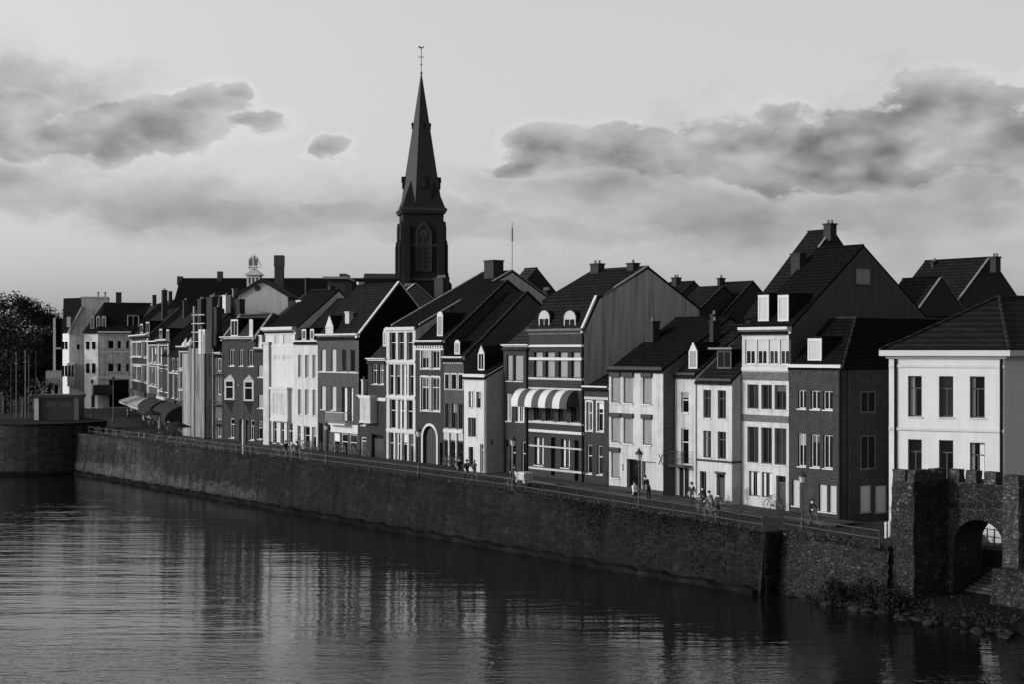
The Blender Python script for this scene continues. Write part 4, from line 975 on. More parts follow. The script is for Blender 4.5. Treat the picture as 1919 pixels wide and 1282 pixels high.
MB().prismy([(pt[0][0]-.4, pt[0][2]-.2), (pt[2][0], pt[2][2]), (pt[1][0]+.4, pt[1][2]-.2), (pt[1][0]+.4, pt[1][2]+.1), (pt[2][0], pt[2][2]+.35), (pt[0][0]-.4, pt[0][2]+.1)], d-.4, d+10.2).build('roof', 'roof_grey', e, b0)
x, _, z = at(483, d, 539); MB().tube((x, d-.03, z), (x, d+.2, z), .42, n=14).build('oculus', 'dark', e, b0)
xa, xb, z0, z1 = at(458, d, 0)[0], at(483, d, 0)[0], at(0, d, 531)[2], at(0, d, 513)[2]; xm = (xa+xb)/2
l = MB().box(xa, xb, d+2, d+3.8, z0-1, z1, 0); 
lo = l.build('lantern', 'white', e, b0)
MB().face([(xa-.35, d+1.7, z1), (xb+.35, d+1.7, z1), (xm, d+2.9, z1+1)]).face([(xb+.35, d+1.7, z1), (xb+.35, d+4.1, z1), (xm, d+2.9, z1+1)]).face([(xb+.35, d+4.1, z1), (xa-.35, d+4.1, z1), (xm, d+2.9, z1+1)]).face([(xa-.35, d+4.1, z1), (xa-.35, d+1.7, z1), (xm, d+2.9, z1+1)]).build('lantern_roof', 'grey_plaster', lo, b0)
wd = MB()
for k in range(3): wd.box(xa+.25+k*.5, xa+.5+k*.5, d+1.98, d+2.02, z0, z1-.35)
wd.build('louvre', 'dark', lo, b0)
an = MB().box(xa+.1, xb-.1, d+2.4, d+2.5, z1+1.0, z1+1.1)
for k, hh in ((.3, 2.4), (.55, 2.7), (.95, 2.9), (1.25, 2.5)): an.tube((xa+k, d+2.6, z1+.6), (xa+k, d+2.6, z1+hh), .05); an.box(xa+k-.14, xa+k+.14, d+2.5, d+2.7, z1+1.3, z1+hh-.3)
an.tube((xa+1.3, d+2.6, z1+2.4), (xa+1.9, d+2.6, z1+1.1), .04); an.build('aerial', 'steel', e, b0)
d = 195; e = bgroot('flat_roofed_block', 'flat-roofed dark block with an overhanging pale roof edge on the skyline', 628, d, 'building'); b0 = (at(628, d, 0)[0], d, 3.0)
xa, xb, zt, zb = at(606, d, 0)[0], at(652, d, 0)[0], at(0, d, 522)[2], at(0, d, 545)[2]
MB().box(xa+.6, xb-.3, d, d+8, 3, zt).build('wall', 'brick_dark', e, b0); MB().box(xa, xb, d-.6, d+8.5, zt, zt+.3).build('roof', 'zinc', e, b0); MB().box(xa+2, xb-.3, d+1, d+6, zt+.3, zt+.75).build('roof_hatch', 'dark', e, b0)

# ---------------------------------------------------------------- church
d = 265; E_ = Frame(at(790, d, 0)[0], d, math.radians(10)); e = empty('church', (E_.ox, E_.oy, 3.0), E_.a, 'dark church tower with a tall slate spire, gilt cross and weathercock above the rooftops', 'church'); b0 = (0, 0, 3.0)
def ez(py): return HC - (py-HY)*d/FOC
hw = 3.55; zt = ez(392)
w = MB().box(-hw, hw, -hw, hw, 3, zt-.3); w.build('tower', 'church', e, b0)
for q, pr in ((398, .35), (394, .55), (460, .2), (523, .3)): MB().box(-hw-pr, hw+pr, -hw-pr, hw+pr, ez(q)-.35, ez(q)+.1).build('string_course', 'church_stone', e, b0)
for sx in (-1, 1):
    for sy in (-1, 1):
        for (q0, q1, pr) in ((560, 520, 1.0), (520, 460, .75), (460, 425, .45)):
            x = sx*(hw-.5); y_ = sy*(hw-.5)
            b = MB().box(min(x, x+sx*(.5+pr)), max(x, x+sx*(.5+pr)), y_-.6, y_+.6, 3 if q0 == 560 else ez(q0), ez(q1)).box(x-.6, x+.6, min(y_, y_+sy*(.5+pr)), max(y_, y_+sy*(.5+pr)), 3 if q0 == 560 else ez(q0), ez(q1)-.01)
            b.prism([(y_-.6, ez(q1)), (y_, ez(q1)+.8), (y_+.6, ez(q1))], min(x, x+sx*(.5+pr*.9)), max(x, x+sx*(.5+pr*.9))); b.build('buttress', 'church', e, b0)
def lancet(w_, z0, z1, n=8):
    zs = z1 - w_*1.6; r_ = w_*2
    L_ = [(-w_, z0), (w_, z0), (w_, zs)]
    for k in range(1, n): t = math.acos(.5)*k/n; L_.append((w_ - r_ + r_*math.cos(t), zs + r_*math.sin(t)))
    L_.append((0, zs + r_*math.sin(math.acos(.5))))
    for k in range(n-1, 0, -1): t = math.acos(.5)*k/n; L_.append((-(w_ - r_ + r_*math.cos(t)), zs + r_*math.sin(t)))
    L_.append((-w_, zs)); return L_
for rot in range(4):
    cr, sr = [(1, 0), (0, 1), (-1, 0), (0, -1)][rot]
    def rt(mb):
        mb.v = [(x*cr - y*sr, x*sr + y*cr, z) for x, y, z in mb.v]; return mb
    outer, inner = lancet(1.45, ez(510), ez(420)), lancet(1.05, ez(508), ez(426))
    g = MB(); n = len(outer)
    for k in range(n):
        a, b, c, dd = outer[k], outer[(k+1) % n], inner[(k+1) % n], inner[k]
        g.hexa([(a[0], -hw-.25, a[1]), (b[0], -hw-.25, b[1]), (c[0], -hw-.25, c[1]), (dd[0], -hw-.25, dd[1]), (a[0], -hw+.05, a[1]), (b[0], -hw+.05, b[1]), (c[0], -hw+.05, c[1]), (dd[0], -hw+.05, dd[1])])
    fo = rt(g).build('belfry_window', 'church_stone', e, b0)
    t = MB().box(-.12, .12, -hw-.2, -hw, ez(508), ez(440))
    for q in range(455, 508, 8): t.prism([(-hw-.02, ez(q)), (-hw-.16, ez(q)-.35), (-hw-.02, ez(q)-.4)], -1.05, 1.05)
    t.tube((0, -hw-.2, ez(440)), (0, -hw, ez(440)), .75, n=14); rt(t).build('louvre', 'church_stone', fo, b0)
    rt(MB().prismy(inner, -hw-.03, -hw+.02)).build('opening', 'dark', fo, b0)
sp = MB(); zs, ztop = zt, ez(137); zoct = ez(338); r0 = hw*1.09; 
octr = lambda z: 3.55*(ztop - z)/(ztop - zt)*1.0 + .06
def octp(z, r): return [(r*math.cos(math.pi/8+math.pi/4*k)/math.cos(math.pi/8), r*math.sin(math.pi/8+math.pi/4*k)/math.cos(math.pi/8), z) for k in range(8)]
lo_, hi_ = octp(zt, octr(zt)), octp(ztop, .08)
for k in range(8): sp.face([lo_[k], lo_[(k+1) % 8], hi_[(k+1) % 8], hi_[k]])
for sx, sy in ((1, 1), (-1, 1), (-1, -1), (1, -1)):        # broaches turning the square into the octagon
    c = (sx*(hw+.25), sy*(hw+.25), zt); top = (sx*octr(zoct)*.70, sy*octr(zoct)*.70, zoct)
    a = (sx*(hw+.25), sy*octr(zt)*.38, zt+.02); b = (sx*octr(zt)*.38, sy*(hw+.25), zt+.02)
    sp.face([c, a, top]); sp.face([b, c, top])
so = sp.build('spire', 'spire', e, b0)
MB().box(-hw-.4, hw+.4, -hw-.4, hw+.4, zt-.3, zt+.05).build('eaves', 'church_stone', e, b0)
for zq, s_, dist in ((ez(345), .8, .96), (ez(237), .42, 1.02)):
    for k in range(4):
        cr, sr = [(1, 0), (0, 1), (-1, 0), (0, -1)][k]; rr_ = octr(zq)
        g = MB().box(-s_*.55, s_*.55, -rr_-s_*.55, -rr_+.5, zq-s_, zq+s_*.5, 0).prismy([(-s_*.75, zq+s_*.45), (0, zq+s_*1.7), (s_*.75, zq+s_*.45)], -rr_-s_*.7, -rr_+.9, 0)
        g.box(-s_*.3, s_*.3, -rr_-s_*.57, -rr_-s_*.5, zq-s_*.8, zq+s_*.3, 1)
        g.v = [(x*cr - y*sr, x*sr + y*cr, z) for x, y, z in g.v]; g.build('spire_dormer', ['spire', 'dark'], so, b0)
c = MB().tube((0, 0, ztop-.3), (0, 0, ez(90)), .07).lathe([(.02, -.3), (.28, 0), (.02, .3)], (0, 0, ztop+.1), 8).lathe([(.02, -.2), (.2, 0), (.02, .2)], (0, 0, ez(120)), 8)
zc = ez(106); c.tube((-.55, 0, zc), (.55, 0, zc), .07); co = c.build('cross', 'steel', so, b0)
MB().prismy([(-.5, ez(88)), (-.15, ez(90)), (.2, ez(90)), (.5, ez(87)), (.55, ez(84.5)), (.25, ez(87)), (-.1, ez(87.5)), (-.3, ez(85)), (-.55, ez(86.5))], -.05, .05).build('weathercock', 'steel', so, b0)
MB().prism([(4, ez(530)), (14, ez(505)), (24, ez(530)), (24, 3), (4, 3)], -9, 6).build('nave', 'church', e, b0)
# ================================================================ the setting
W_ = lambda x, y, z: A.w(x, y) + (z,)
def setobj(name, faces, m, label=None):
    mb = MB()
    for f in faces: mb.face(f)
    o = mb.build(name, m); o['kind'] = 'structure'; return o
EDGE = -8.6
xs = [-260, -200, -160, -140, -120, -105, -91, -75, -60, -45, -34, -25, -18, -12, -6, 0, 5.6]
road = MB()
for a, b in zip(xs, xs[1:]):
    yb = 90 if b <= -91 else 1.0
    road.face([W_(a, EDGE, zg(a)), W_(b, EDGE, zg(b)), W_(b, yb, zg(b)), W_(a, yb, zg(a))])
road.face([W_(5.6, -7.2, zg(5.6)), W_(13.1, -7.2, zg(13.1)), W_(13.1, 3, zg(13.1)), W_(5.6, 3, zg(5.6))])
ro = road.build('road', 'road'); ro['kind'] = 'structure'
pv = MB()
pxs = [-91, -75, -60, -45, -34, -25, -18, -12, -6, 0, 6]
for a, b in zip(pxs, pxs[1:]):
    for (p, q) in (((-2.4, .12), (-.0, .14)), ((-2.4, -.05), (-2.4, .12))):
        pv.face([W_(a, p[0], zg(a)+p[1]), W_(b, p[0], zg(b)+p[1]), W_(b, q[0], zg(b)+q[1]), W_(a, q[0], zg(a)+q[1])])
o = pv.build('pavement', 'pavement'); o['kind'] = 'structure'
setobj('ground', [[W_(-900, 60, 2.9), W_(-91, 60, 2.9), W_(-91, .5, 2.9), W_(12.5, .5, 2.9), W_(12.5, 4.5, 2.9), W_(900, 4.5, 2.9), W_(900, 1500, 2.9), W_(-900, 1500, 2.9)]], 'ground')
setobj('riverbank', [[W_(13, -6.4, .75), W_(60, -6.4, .75), W_(60, 6, .9), W_(13, 6, .9)], [W_(6.9, -6.7, .35), W_(13, -6.4, .75), W_(60, -6.4, .75), W_(60, -9, -.6), W_(12, -9.2, -.5), W_(6.9, -7.5, -.3)]], 'bank')
setobj('forecourt', [[W_(7, 1.2, 3.0), W_(30, 1.2, 3.0), W_(30, 6, 3.0), W_(7, 6, 3.0)]], 'road')

# water
wm = bpy.data.materials.new('river_water'); nt, N, L = nodes(wm); N.clear()
out = N.new('ShaderNodeOutputMaterial'); b = N.new('ShaderNodeBsdfPrincipled'); L.new(b.outputs[0], out.inputs[0])
b.inputs['Base Color'].default_value = (.006, .006, .006, 1); b.inputs['Roughness'].default_value = .035; b.inputs['IOR'].default_value = 1.62
tc = N.new('ShaderNodeTexCoord')
def wnoise(sc, det, rough=.55, rot=0.0):
    mp = N.new('ShaderNodeMapping'); mp.inputs['Scale'].default_value = sc; mp.inputs['Rotation'].default_value = (0, 0, rot)
    L.new(tc.outputs['Object'], mp.inputs[0]); n = N.new('ShaderNodeTexNoise'); n.inputs['Scale'].default_value = 1; n.inputs['Detail'].default_value = det; n.inputs['Roughness'].default_value = rough
    L.new(mp.outputs[0], n.inputs[0]); return n.outputs[0]
def mth(op, a, c, d=None, N=N, L=L, clamp=False):
    q = N.new('ShaderNodeMath'); q.operation = op; q.use_clamp = clamp
    for i, s in enumerate((a, c, d)):
        if s is None: continue
        if isinstance(s, (int, float)): q.inputs[i].default_value = s
        else: L.new(s, q.inputs[i])
    return q.outputs[0]
n1 = wnoise((.30, 1.5, 1), 3, .5, .06); n2 = wnoise((1.3, 3.0, 1), 3, .55, -.1); n3 = wnoise((.05, .025, 1), 3); n4 = wnoise((.05, .30, 1), 2, .5, .03)
sy = N.new('ShaderNodeSeparateXYZ'); L.new(tc.outputs['Object'], sy.inputs[0])
gust = mth('MULTIPLY', mth('SUBTRACT', mth('MULTIPLY_ADD', n3, 34.0, 62.0), sy.outputs[1]), 1/7.0, clamp=True)      # wind-ruffled water near the bridge
hg = mth('ADD', mth('ADD', mth('MULTIPLY', n1, WAVE1), mth('MULTIPLY', n4, WAVE1*2.0)), mth('MULTIPLY', n2, mth('MULTIPLY_ADD', gust, WAVE2*3, WAVE2*.5)))
bp = N.new('ShaderNodeBump'); bp.inputs['Strength'].default_value = 1; bp.inputs['Distance'].default_value = 1
L.new(hg, bp.inputs['Height']); L.new(bp.outputs[0], b.inputs['Normal'])
setobj('water', [[(-900, -150, 0), (900, -150, 0), (900, 330, 0), (-900, 330, 0)]], wm)

# ---------------------------------------------------------------- the quay wall
rq = random.Random(3)
e = empty('quay_wall', W_(-40, EDGE, 0), A.a, 'long dark quay wall of old masonry along the river, paler at its far end', 'quay wall')
b0 = (-40, EDGE, 0)
def wallgrid(mb, xa, xb, ytop, ybot, ztop, zbot, nx, nz, jit, mfun):
    P = [[None]*(nz+1) for _ in range(nx+1)]
    for i in range(nx+1):
        x = xa + (xb-xa)*i/nx
        for j in range(nz+1):
            t = j/nz; zt = ztop(x)
            P[i][j] = (x, ytop(x) + (ybot(x)-ytop(x))*(1-t) + rq.uniform(-jit, jit), zbot + (zt-zbot)*t + (rq.uniform(-jit, jit)*1.2 if j == nz else 0))
    for i in range(nx):
        for j in range(nz): mb.face([P[i][j], P[i+1][j], P[i+1][j+1], P[i][j+1]], mfun(i/nx, j/nz, (P[i][j][0]+P[i+1][j][0])/2))
    return P
mb = MB()
def mf(u, v, x):
    return 0
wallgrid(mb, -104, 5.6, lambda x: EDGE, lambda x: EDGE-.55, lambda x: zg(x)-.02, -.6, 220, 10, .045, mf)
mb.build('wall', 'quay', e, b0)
cp = MB()
for i in range(73):
    a = -104 + i*1.49; zz = zg(a+.7); cp.box(a, a+1.46, EDGE-.10+rq.uniform(-.03, .03), EDGE+.45, zz-.12+rq.uniform(-.02, .02), zz+.10+rq.uniform(-.03, .03))
cp.build('coping', 'quay', e, b0)
ft = MB(); xsf = [-104+i*.8 for i in range(138)]
for a, bb in zip(xsf, xsf[1:]):
    ya, yb = [EDGE-.86+.10*math.sin(q*.4)+.09*math.sin(q*2.3)+.07*math.sin(q*5.1) for q in (a, bb)]; za, zb = [.34+.07*math.sin(q*1.7)+.06*math.sin(q*4.3) for q in (a, bb)]
    ft.face([(a, ya, za), (bb, yb, zb), (bb, EDGE-.3, zb+.12), (a, EDGE-.3, za+.12)]); ft.face([(a, ya-.1, -.6), (bb, yb-.1, -.6), (bb, yb, zb), (a, ya, za)])
ft.build('footing', 'footing', e, b0)
# stretch beside the gate
e = empty('rubble_wall', W_(10, -6.6, 0), A.a, 'short pale rubble-stone quay wall between the dark quay wall and the gate tower', 'quay wall'); b0 = (10, -6.6, 0)
mb = MB(); wallgrid(mb, 5.8, 13.3, lambda x: -7.2+.11*(x-5.8), lambda x: -7.55+.11*(x-5.8), lambda x: zg(x)-.05, -.3, 22, 14, .06, lambda u, v, x: 0)
mb.build('wall', 'rubble', e, b0)
cp = MB()
for i in range(11): a = 5.85+i*.68; q = -7.32+.11*(a-5.8); cp.box(a, a+.66, q+rq.uniform(-.05, .03), q+.47, zg(a)-.15, zg(a)+.06+rq.uniform(-.04, .06))
cp.build('coping', 'rubble', e, b0)
# return face where the wall steps back
e = empty('wall_return', W_(5.7, -8, 0), A.a, 'dark stone return where the long quay wall steps back toward the gate', 'quay wall'); b0 = (5.7, -8, 0)
mb = MB(); mb.hexa([(5.5, -9.16, -.6), (5.86, -9.1, -.6), (5.86, -7.1, -.6), (5.5, -7.1, -.6), (5.5, EDGE-.03, zg(5.6)+.05), (5.82, EDGE+.04, zg(5.6)+.02), (5.84, -7.1, zg(5.6)), (5.5, -7.1, zg(5.6))]); mb.build('wall', 'quay', e, b0)

# ---------------------------------------------------------------- gate tower and arch
yT = -6.06; tx0, tx1 = A.x(1672, yT), A.x(1713, yT); yA = A.y(1775, tx1); zT = A.z(tx0, yT, 901); zM = A.z(tx0, yT, 880)
e = empty('stone_gate', W_(tx1, yT, .6), A.a, 'ruined stone gate with square battlemented tower and a round arch over the steps', 'gate ruin'); b0 = (tx1, yT, .6)
mb = MB()
for (xa, xb, ya, yb) in ((tx0, tx1, yT, yT), ):
    pass
def rough_box(mb, x0, x1, y0, y1, z0, z1, n=10, jit=.05, bat=.12):
    nz = max(3, int((z1-z0)/.5))
    def ring(t):
        z = z0 + (z1-z0)*t; k = bat*(1-t); pts = []
        cs = [(x0-k, y0-k), (x1+k, y0-k), (x1+k, y1), (x0-k, y1)]
        for c in range(4):
            (ax, ay), (bx, by) = cs[c], cs[(c+1) % 4]
            m = n
            for i in range(m):
                f = i/m; pts.append((ax+(bx-ax)*f + rq.uniform(-jit, jit), ay+(by-ay)*f + rq.uniform(-jit, jit), z + rq.uniform(-jit, jit)*.6*(0 < t < 1)))
        return pts
    R_ = [ring(j/nz) for j in range(nz+1)]; m = len(R_[0])
    for j in range(nz):
        for i in range(m): mb.face([R_[j][i], R_[j][(i+1) % m], R_[j+1][(i+1) % m], R_[j+1][i]])
    mb.face(R_[-1])
rough_box(mb, tx0, tx1, yT, yA+.6, -.5, zT, 8, .05, .15); mb.build('tower', 'rubble', e, b0)
def merlon(x0, x1, y0, y1, z0, z1):
    m = MB(); rough_box(m, x0, x1, y0, y1, z0-.03, z1, 3, .03, 0); m.build('merlon', 'merlon', e, b0)
merlon(tx0+.02, A.x(1697, yT), yT+.02, yT+.5, zT, zM); merlon(tx1-.45, tx1-.02, yT+.02, yT+.55, zT, zM-.25)
for p0, p1 in ((1716, 1744), (1752, 1774)): merlon(tx1-.5, tx1-.02, A.y(p0, tx1), A.y(p1, tx1), zT, zM)
ax1 = A.x(1887, yA); aR = A.x(1909, yA-.35); oa, ob = A.x(1788, yA), A.x(1885, yA); oc = (oa+ob)/2; orr = (ob-oa)/2; ozt = A.z(oc, yA, 975); ozs = ozt-orr; zW = A.z(oc, yA, 907); zWm = A.z(oc, yA, 884); yB2 = yA+2.6
n = 18; arc = [(oc-orr*math.cos(math.pi*k/n), ozs+orr*math.sin(math.pi*k/n)) for k in range(n+1)]
mb = MB()
def jx(p): return (p[0]+rq.uniform(-.03, .03), p[1]+rq.uniform(-.035, .035), p[2]+rq.uniform(-.02, .02))
prof = [(oa, .3)] + arc + [(ob, .3)]
for yy in (yA, yB2):
    mb.face([(tx1-.2, yy, .3), (oa, yy, .3), (oa, yy, ozs), (tx1-.2, yy, ozs)]); mb.face([(ob, yy, .3), (aR, yy, .3), (aR, yy, ozs), (ob, yy, ozs)])
    mb.face([(tx1-.2, yy, ozs), (oa, yy, ozs), (oa, yy, zW), (tx1-.2, yy, zW)]); mb.face([(ob, yy, ozs), (aR, yy, ozs), (aR, yy, zW), (ob, yy, zW)])
    for (a, b), (c, d_) in zip(arc, arc[1:]): mb.face([(a, yy, b), (c, yy, d_), (c, yy, zW), (a, yy, zW)])
for (a, b), (c, d_) in zip(prof, prof[1:]): mb.face([(a, yA, b), (c, yA, d_), (c, yB2, d_), (a, yB2, b)])
mb.face([(tx1-.2, yA, zW), (aR, yA, zW), (aR, yB2, zW), (tx1-.2, yB2, zW)]); mb.face([(aR, yA, .3), (aR, yB2, .3), (aR, yB2, zW), (aR, yA, zW)]); mb.build('arch_wall', 'rubble', e, b0)
vs = MB()
for k in range(n):
    t0, t1 = math.pi*(k+.06)/n, math.pi*(k+.94)/n; r1 = orr+.42+rq.uniform(-.05, .08); f = lambda r, t: (oc-r*math.cos(t), ozs+r*math.sin(t))
    q = [f(orr, t0), f(orr, t1), f(r1, t1), f(r1, t0)]; dd = .03+rq.uniform(0, .03)
    vs.hexa([(q[0][0], yA-dd, q[0][1]), (q[1][0], yA-dd, q[1][1]), (q[1][0], yA+.02, q[1][1]), (q[0][0], yA+.02, q[0][1]), (q[3][0], yA-dd, q[3][1]), (q[2][0], yA-dd, q[2][1]), (q[2][0], yA+.02, q[2][1]), (q[3][0], yA+.02, q[3][1])])
vs.build('voussoir_ring', 'rubble', e, b0)
for p0, p1 in ((1779, 1797), (1810, 1830), (1844, 1866)): merlon(A.x(p0, yA), A.x(p1, yA), yA+.01, yA+.55, zW, zWm)
for px in (1787, 1805, 1821, 1837, 1852, 1868, 1882): x = A.x(px, yA); z = A.z(x, yA, 948); MB().box(x-.14, x+.14, yA-.03, yA+.05, z-.13, z+.13).build('putlog_hole_shade', 'black', e, b0)  # raised black blocks painted as the shade inside the holes
st = MB(); rough_box(st, ob+.06, aR, yA-.35, yA+.6, .2, A.z(aR, yA, 893), 5, .05, .05); st.build('pier', 'merlon', e, b0)
st = MB(); rough_box(st, ob+.12, ob+2.2, yA-1.3, yA+.2, -.6, A.z(ob, yA, 1062), 6, .1, .25); st.build('buttress', 'rubble', e, b0)
# steps behind the arch, a retaining wall above them and an iron fence on top
sm = MB(); ns = 7; ya0, ya1 = yB2-1.6, 1.0
for k in range(ns):
    y0 = ya0 + (ya1-ya0)*k/ns; z1 = .8 + 1.0*(k+1)/ns; sm.box(tx1+.3, tx1+9, y0, ya1, z1-.2, z1)
tag(sm.build('stone_steps', 'pavement'), 'worn stone steps climbing from the river bank behind the arch', 'steps'); so = bpy.data.objects['stone_steps']; so.location = (A.ox, A.oy, 0); so.rotation_euler = (0, 0, A.a)
e = empty('retaining_wall', W_(18, 1.0, .9), A.a, 'low dark wall with two dark recesses above the steps behind the arch', 'wall'); b0 = (18, 1, .9)
MB().box(tx1-1, tx1+9, .95, 1.3, .5, 3.12).build('wall', 'quay_patch', e, b0)
for px in (1852, 1873): x = A.x(px, .95); MB().box(x-.35, x+.35, .9, .97, 1.9, 2.9).build('recess', 'black', e, b0)
e = empty('iron_fence', W_(17, 1.1, 3.1), A.a, 'small black iron fence seen through the stone arch at the top of the steps', 'fence'); b0 = (17, 1.1, 3.1)
f = MB()
for q in (.12, .5, .95): f.box(12, 21, 1.08, 1.12, 3.12+q-.02, 3.12+q+.02)
f.build('rail', 'iron', e, b0)
for k in range(19): x = 12+k*.5; MB().box(x-.022, x+.022, 1.06, 1.14, 3.12, 4.12).build('post', 'iron', e, b0)

# ---------------------------------------------------------------- rocks, shrubs and growth on the wall
def rock_mesh(seed):
    r = random.Random(seed); bm = bmesh.new(); bmesh.ops.create_icosphere(bm, subdivisions=2, radius=.5)
    for v in bm.verts: v.co *= r.uniform(.8, 1.15); v.co.z *= .6
    me = bpy.data.meshes.new('rock'); bm.to_mesh(me); bm.free(); me.materials.append(M['rock']); return me
rms = [rock_mesh(i) for i in range(5)]
for i in range(58):
    px = rq.uniform(1475, 1900); t = (px-1462)/440
    x = A.x(px, -8); y = -7.3 - rq.random()*1.7*(.35+.65*min(1, t*2.2)); x = A.x(px, y)
    o = bpy.data.objects.new('rock', rms[i % 5]); COL.objects.link(o); o.location = W_(x, y, .05+rq.uniform(-.1, .12)); s = rq.uniform(.25, .75); o.scale = (s*1.3, s, s*.8); o.rotation_euler = (rq.uniform(-.3, .3), rq.uniform(-.3, .3), rq.uniform(0, 6))
    tag(o, 'rough wet rock lying at the foot of the rubble wall and gate', 'rock', 'rocks along the waterline')
def leafmesh(name, pts, size, m, seed=0, flat=None):
    r = random.Random(seed); mb = MB()
    for p in pts:
        s = size*r.uniform(.6, 1.4); n = Vector((r.gauss(0, 1), r.gauss(0, 1), r.gauss(.3, 1))).normalized(); u = n.orthogonal().normalized(); v = n.cross(u); a = r.uniform(0, 6.28); u, v = u*math.cos(a)+v*math.sin(a), v*math.cos(a)-u*math.sin(a); c = Vector(p)
        mb.face([c-u*s, c-v*s*.5, c+u*s, c+v*s*.5])
    return mb
for i, (px, rr_, lab) in enumerate(((1566, .75, 'small dark bush at the wall foot, farthest left of the three near the gate'), (1626, .95, 'largest dark bush at the wall foot, in the middle of the three'), (1664, .7, 'dark bush hugging the corner between rubble wall and gate tower'))):
    y = -8.2; x = A.x(px, y); e = empty('bush', W_(x, y, .35), A.a, lab, 'bush', 'bushes at the foot of the rubble wall'); r = random.Random(i); pts = []
    for k in range(900):
        v = Vector((r.gauss(0, 1), r.gauss(0, 1), r.gauss(0, 1))).normalized()*rr_*(r.random()**.4); lump = 1+.25*math.sin(v.x*7+i)*math.cos(v.z*6); pts.append((v.x*lump, v.y*lump*.8, max(0, rr_*.8+v.z*lump*.9)))
    leafmesh('f', pts, .09, 'leaf_dark', i).build('foliage', 'leaf_dark', e)
    sm_ = MB()
    for k in range(5): sm_.tube((0, 0, -.1), (r.uniform(-.3, .3), r.uniform(-.3, .3), rr_*.9), .03, .012, 5)
    sm_.build('stem', 'bark', e)
pts = []
for k in range(5200):
    x = rq.uniform(-13, 5.5); t = rq.random()**2.2
    if math.sin(x*1.1)+math.sin(x*2.7+1)*.7 + (1-t)*2 < rq.uniform(-.6, 1.9): continue
    z = zg(x) + .12 - t*3.6; pts.append((x, EDGE-.06-.55*max(0, (zg(x)-z))/4.6 - rq.uniform(0, .14), z))
for k in range(1500):
    t = rq.random()**1.4; y = rq.uniform(-8.75, -7.2); pts.append((5.9+rq.uniform(0, .12), y, zg(5.6)+.15-t*4.0))
o = leafmesh('ivy', pts, .075, 'leaf_dark', 5).build('ivy', 'leaf_dark'); o.location = (A.ox, A.oy, 0); o.rotation_euler = (0, 0, A.a); o['kind'] = 'stuff'; o['label'] = 'dark ivy and weeds hanging down the near end of the long quay wall'; o['category'] = 'ivy'
pts = []
for k in range(5200):
    x = rq.uniform(-60, 12.8); yy = (EDGE if x < 5.6 else -7.2)
    if math.sin(x*.9)+math.sin(x*2.3+2)+math.sin(x*5)*.5 < rq.uniform(-.2, 1.6) and x < -17: continue
    pts.append((x, yy+rq.uniform(-.15, .7), zg(x)+rq.random()**2*.32))
o = leafmesh('grass', pts, .09, 'leaf', 6).build('grass', 'leaf'); o.location = (A.ox, A.oy, 0); o.rotation_euler = (0, 0, A.a); o['kind'] = 'stuff'; o['label'] = 'ragged grass tufts along the top of the quay wall'; o['category'] = 'grass'
pts = []
for k in range(3800):
    x = rq.uniform(9, 22); pts.append((x, rq.uniform(-8.6, -6.0 if x < 13.5 else yA-.1) , (.1 if x < 13 else .35)+rq.random()**2*.5))
o = leafmesh('weeds', pts, .10, 'leaf_dark', 8).build('weeds', 'leaf_dark'); o.location = (A.ox, A.oy, 0); o.rotation_euler = (0, 0, A.a); o['kind'] = 'stuff'; o['label'] = 'dark weeds on the muddy bank before the arch'; o['category'] = 'weeds'

# ---------------------------------------------------------------- railing
def railing(label, x0, x1, y, step, skip=()):
    n = max(1, round((x1-x0)/step)); xm = (x0+x1)/2; e = empty('railing', W_(xm, y, zg(xm)), A.a, label, 'railing'); b0 = (xm, y, zg(xm))
    mb = MB(); xs_ = [x0+(x1-x0)*k/n for k in range(n+1)]
    for a, b in zip(xs_, xs_[1:]):
        for q in (.50, .95): mb.tube((a, y, zg(a)+q), (b, y, zg(b)+q), .026, n=6)
    mb.build('rail', 'rail', e, b0)
    for x in xs_: p = MB().tube((x, y, zg(x)-.05), (x, y, zg(x)+.99), .042, n=6).box(x-.08, x+.08, y-.08, y+.08, zg(x)-.05, zg(x)+.12); p.build('post', 'iron', e, b0)
railing('long iron railing along the top of the dark quay wall', -101, 5.4, EDGE+.3, 1.95)
railing('short iron railing on top of the rubble wall before the gate', 5.6, 12.9, -6.75, 1.9)

# ---------------------------------------------------------------- street lamps
def lamp(px, y, pt, label, proto=[None]):
    x = A.x(px, y); z0 = zg(x); h = A.z(x, y, pt) - z0
    e = empty('street_lamp', W_(x, y, z0), A.a, label, 'street lamp', 'lantern posts along the quay'); s = h/4.1
    MB().lathe([(.16, 0), (.16, .5), (.11, .6), (.085, .9), (.06, 1.0), (.05, 2.9), (.07, 2.95), (.045, 3.05), (.04, 3.25)], (0, 0, 0), 10).box(-.3, .3, -.02, .02, 2.86, 2.9).build('pole', 'iron', e)
    g = MB(); g.lathe([(.13, 3.27), (.23, 3.68)], (0, 0, 0), 6); go = g.build('lantern_glass', 'lamp_glass', e)
    MB().lathe([(.30, 3.68), (.27, 3.74), (.10, 3.92), (.06, 3.98), (.07, 4.03), (.02, 4.1)], (0, 0, 0), 8).lathe([(.14, 3.22), (.15, 3.28)], (0, 0, 0), 6).build('lantern_cap', 'iron', e)
    e.scale = (1, 1, s)
lamp(1198, -7.9, 840, 'black lantern post in front of the garage of the shuttered white house'); lamp(1504, -5.9, 882, 'black lantern post in front of the patched brick house, beside the lone cyclist')
lamp(962, -7.4, 816, 'black lantern post in front of the plain dark brick house'); lamp(785, -7.6, 800, 'black lantern post beside the arched gateway'); lamp(612, -7.8, 790, 'black lantern post before the shopfront with the balcony above')
x = A.x(456, -8); e = empty('lamp_post', W_(x, -8, zg(x)), A.a, 'tall plain pole, pale below and dark above, before the brick house with twin dormers', 'pole')
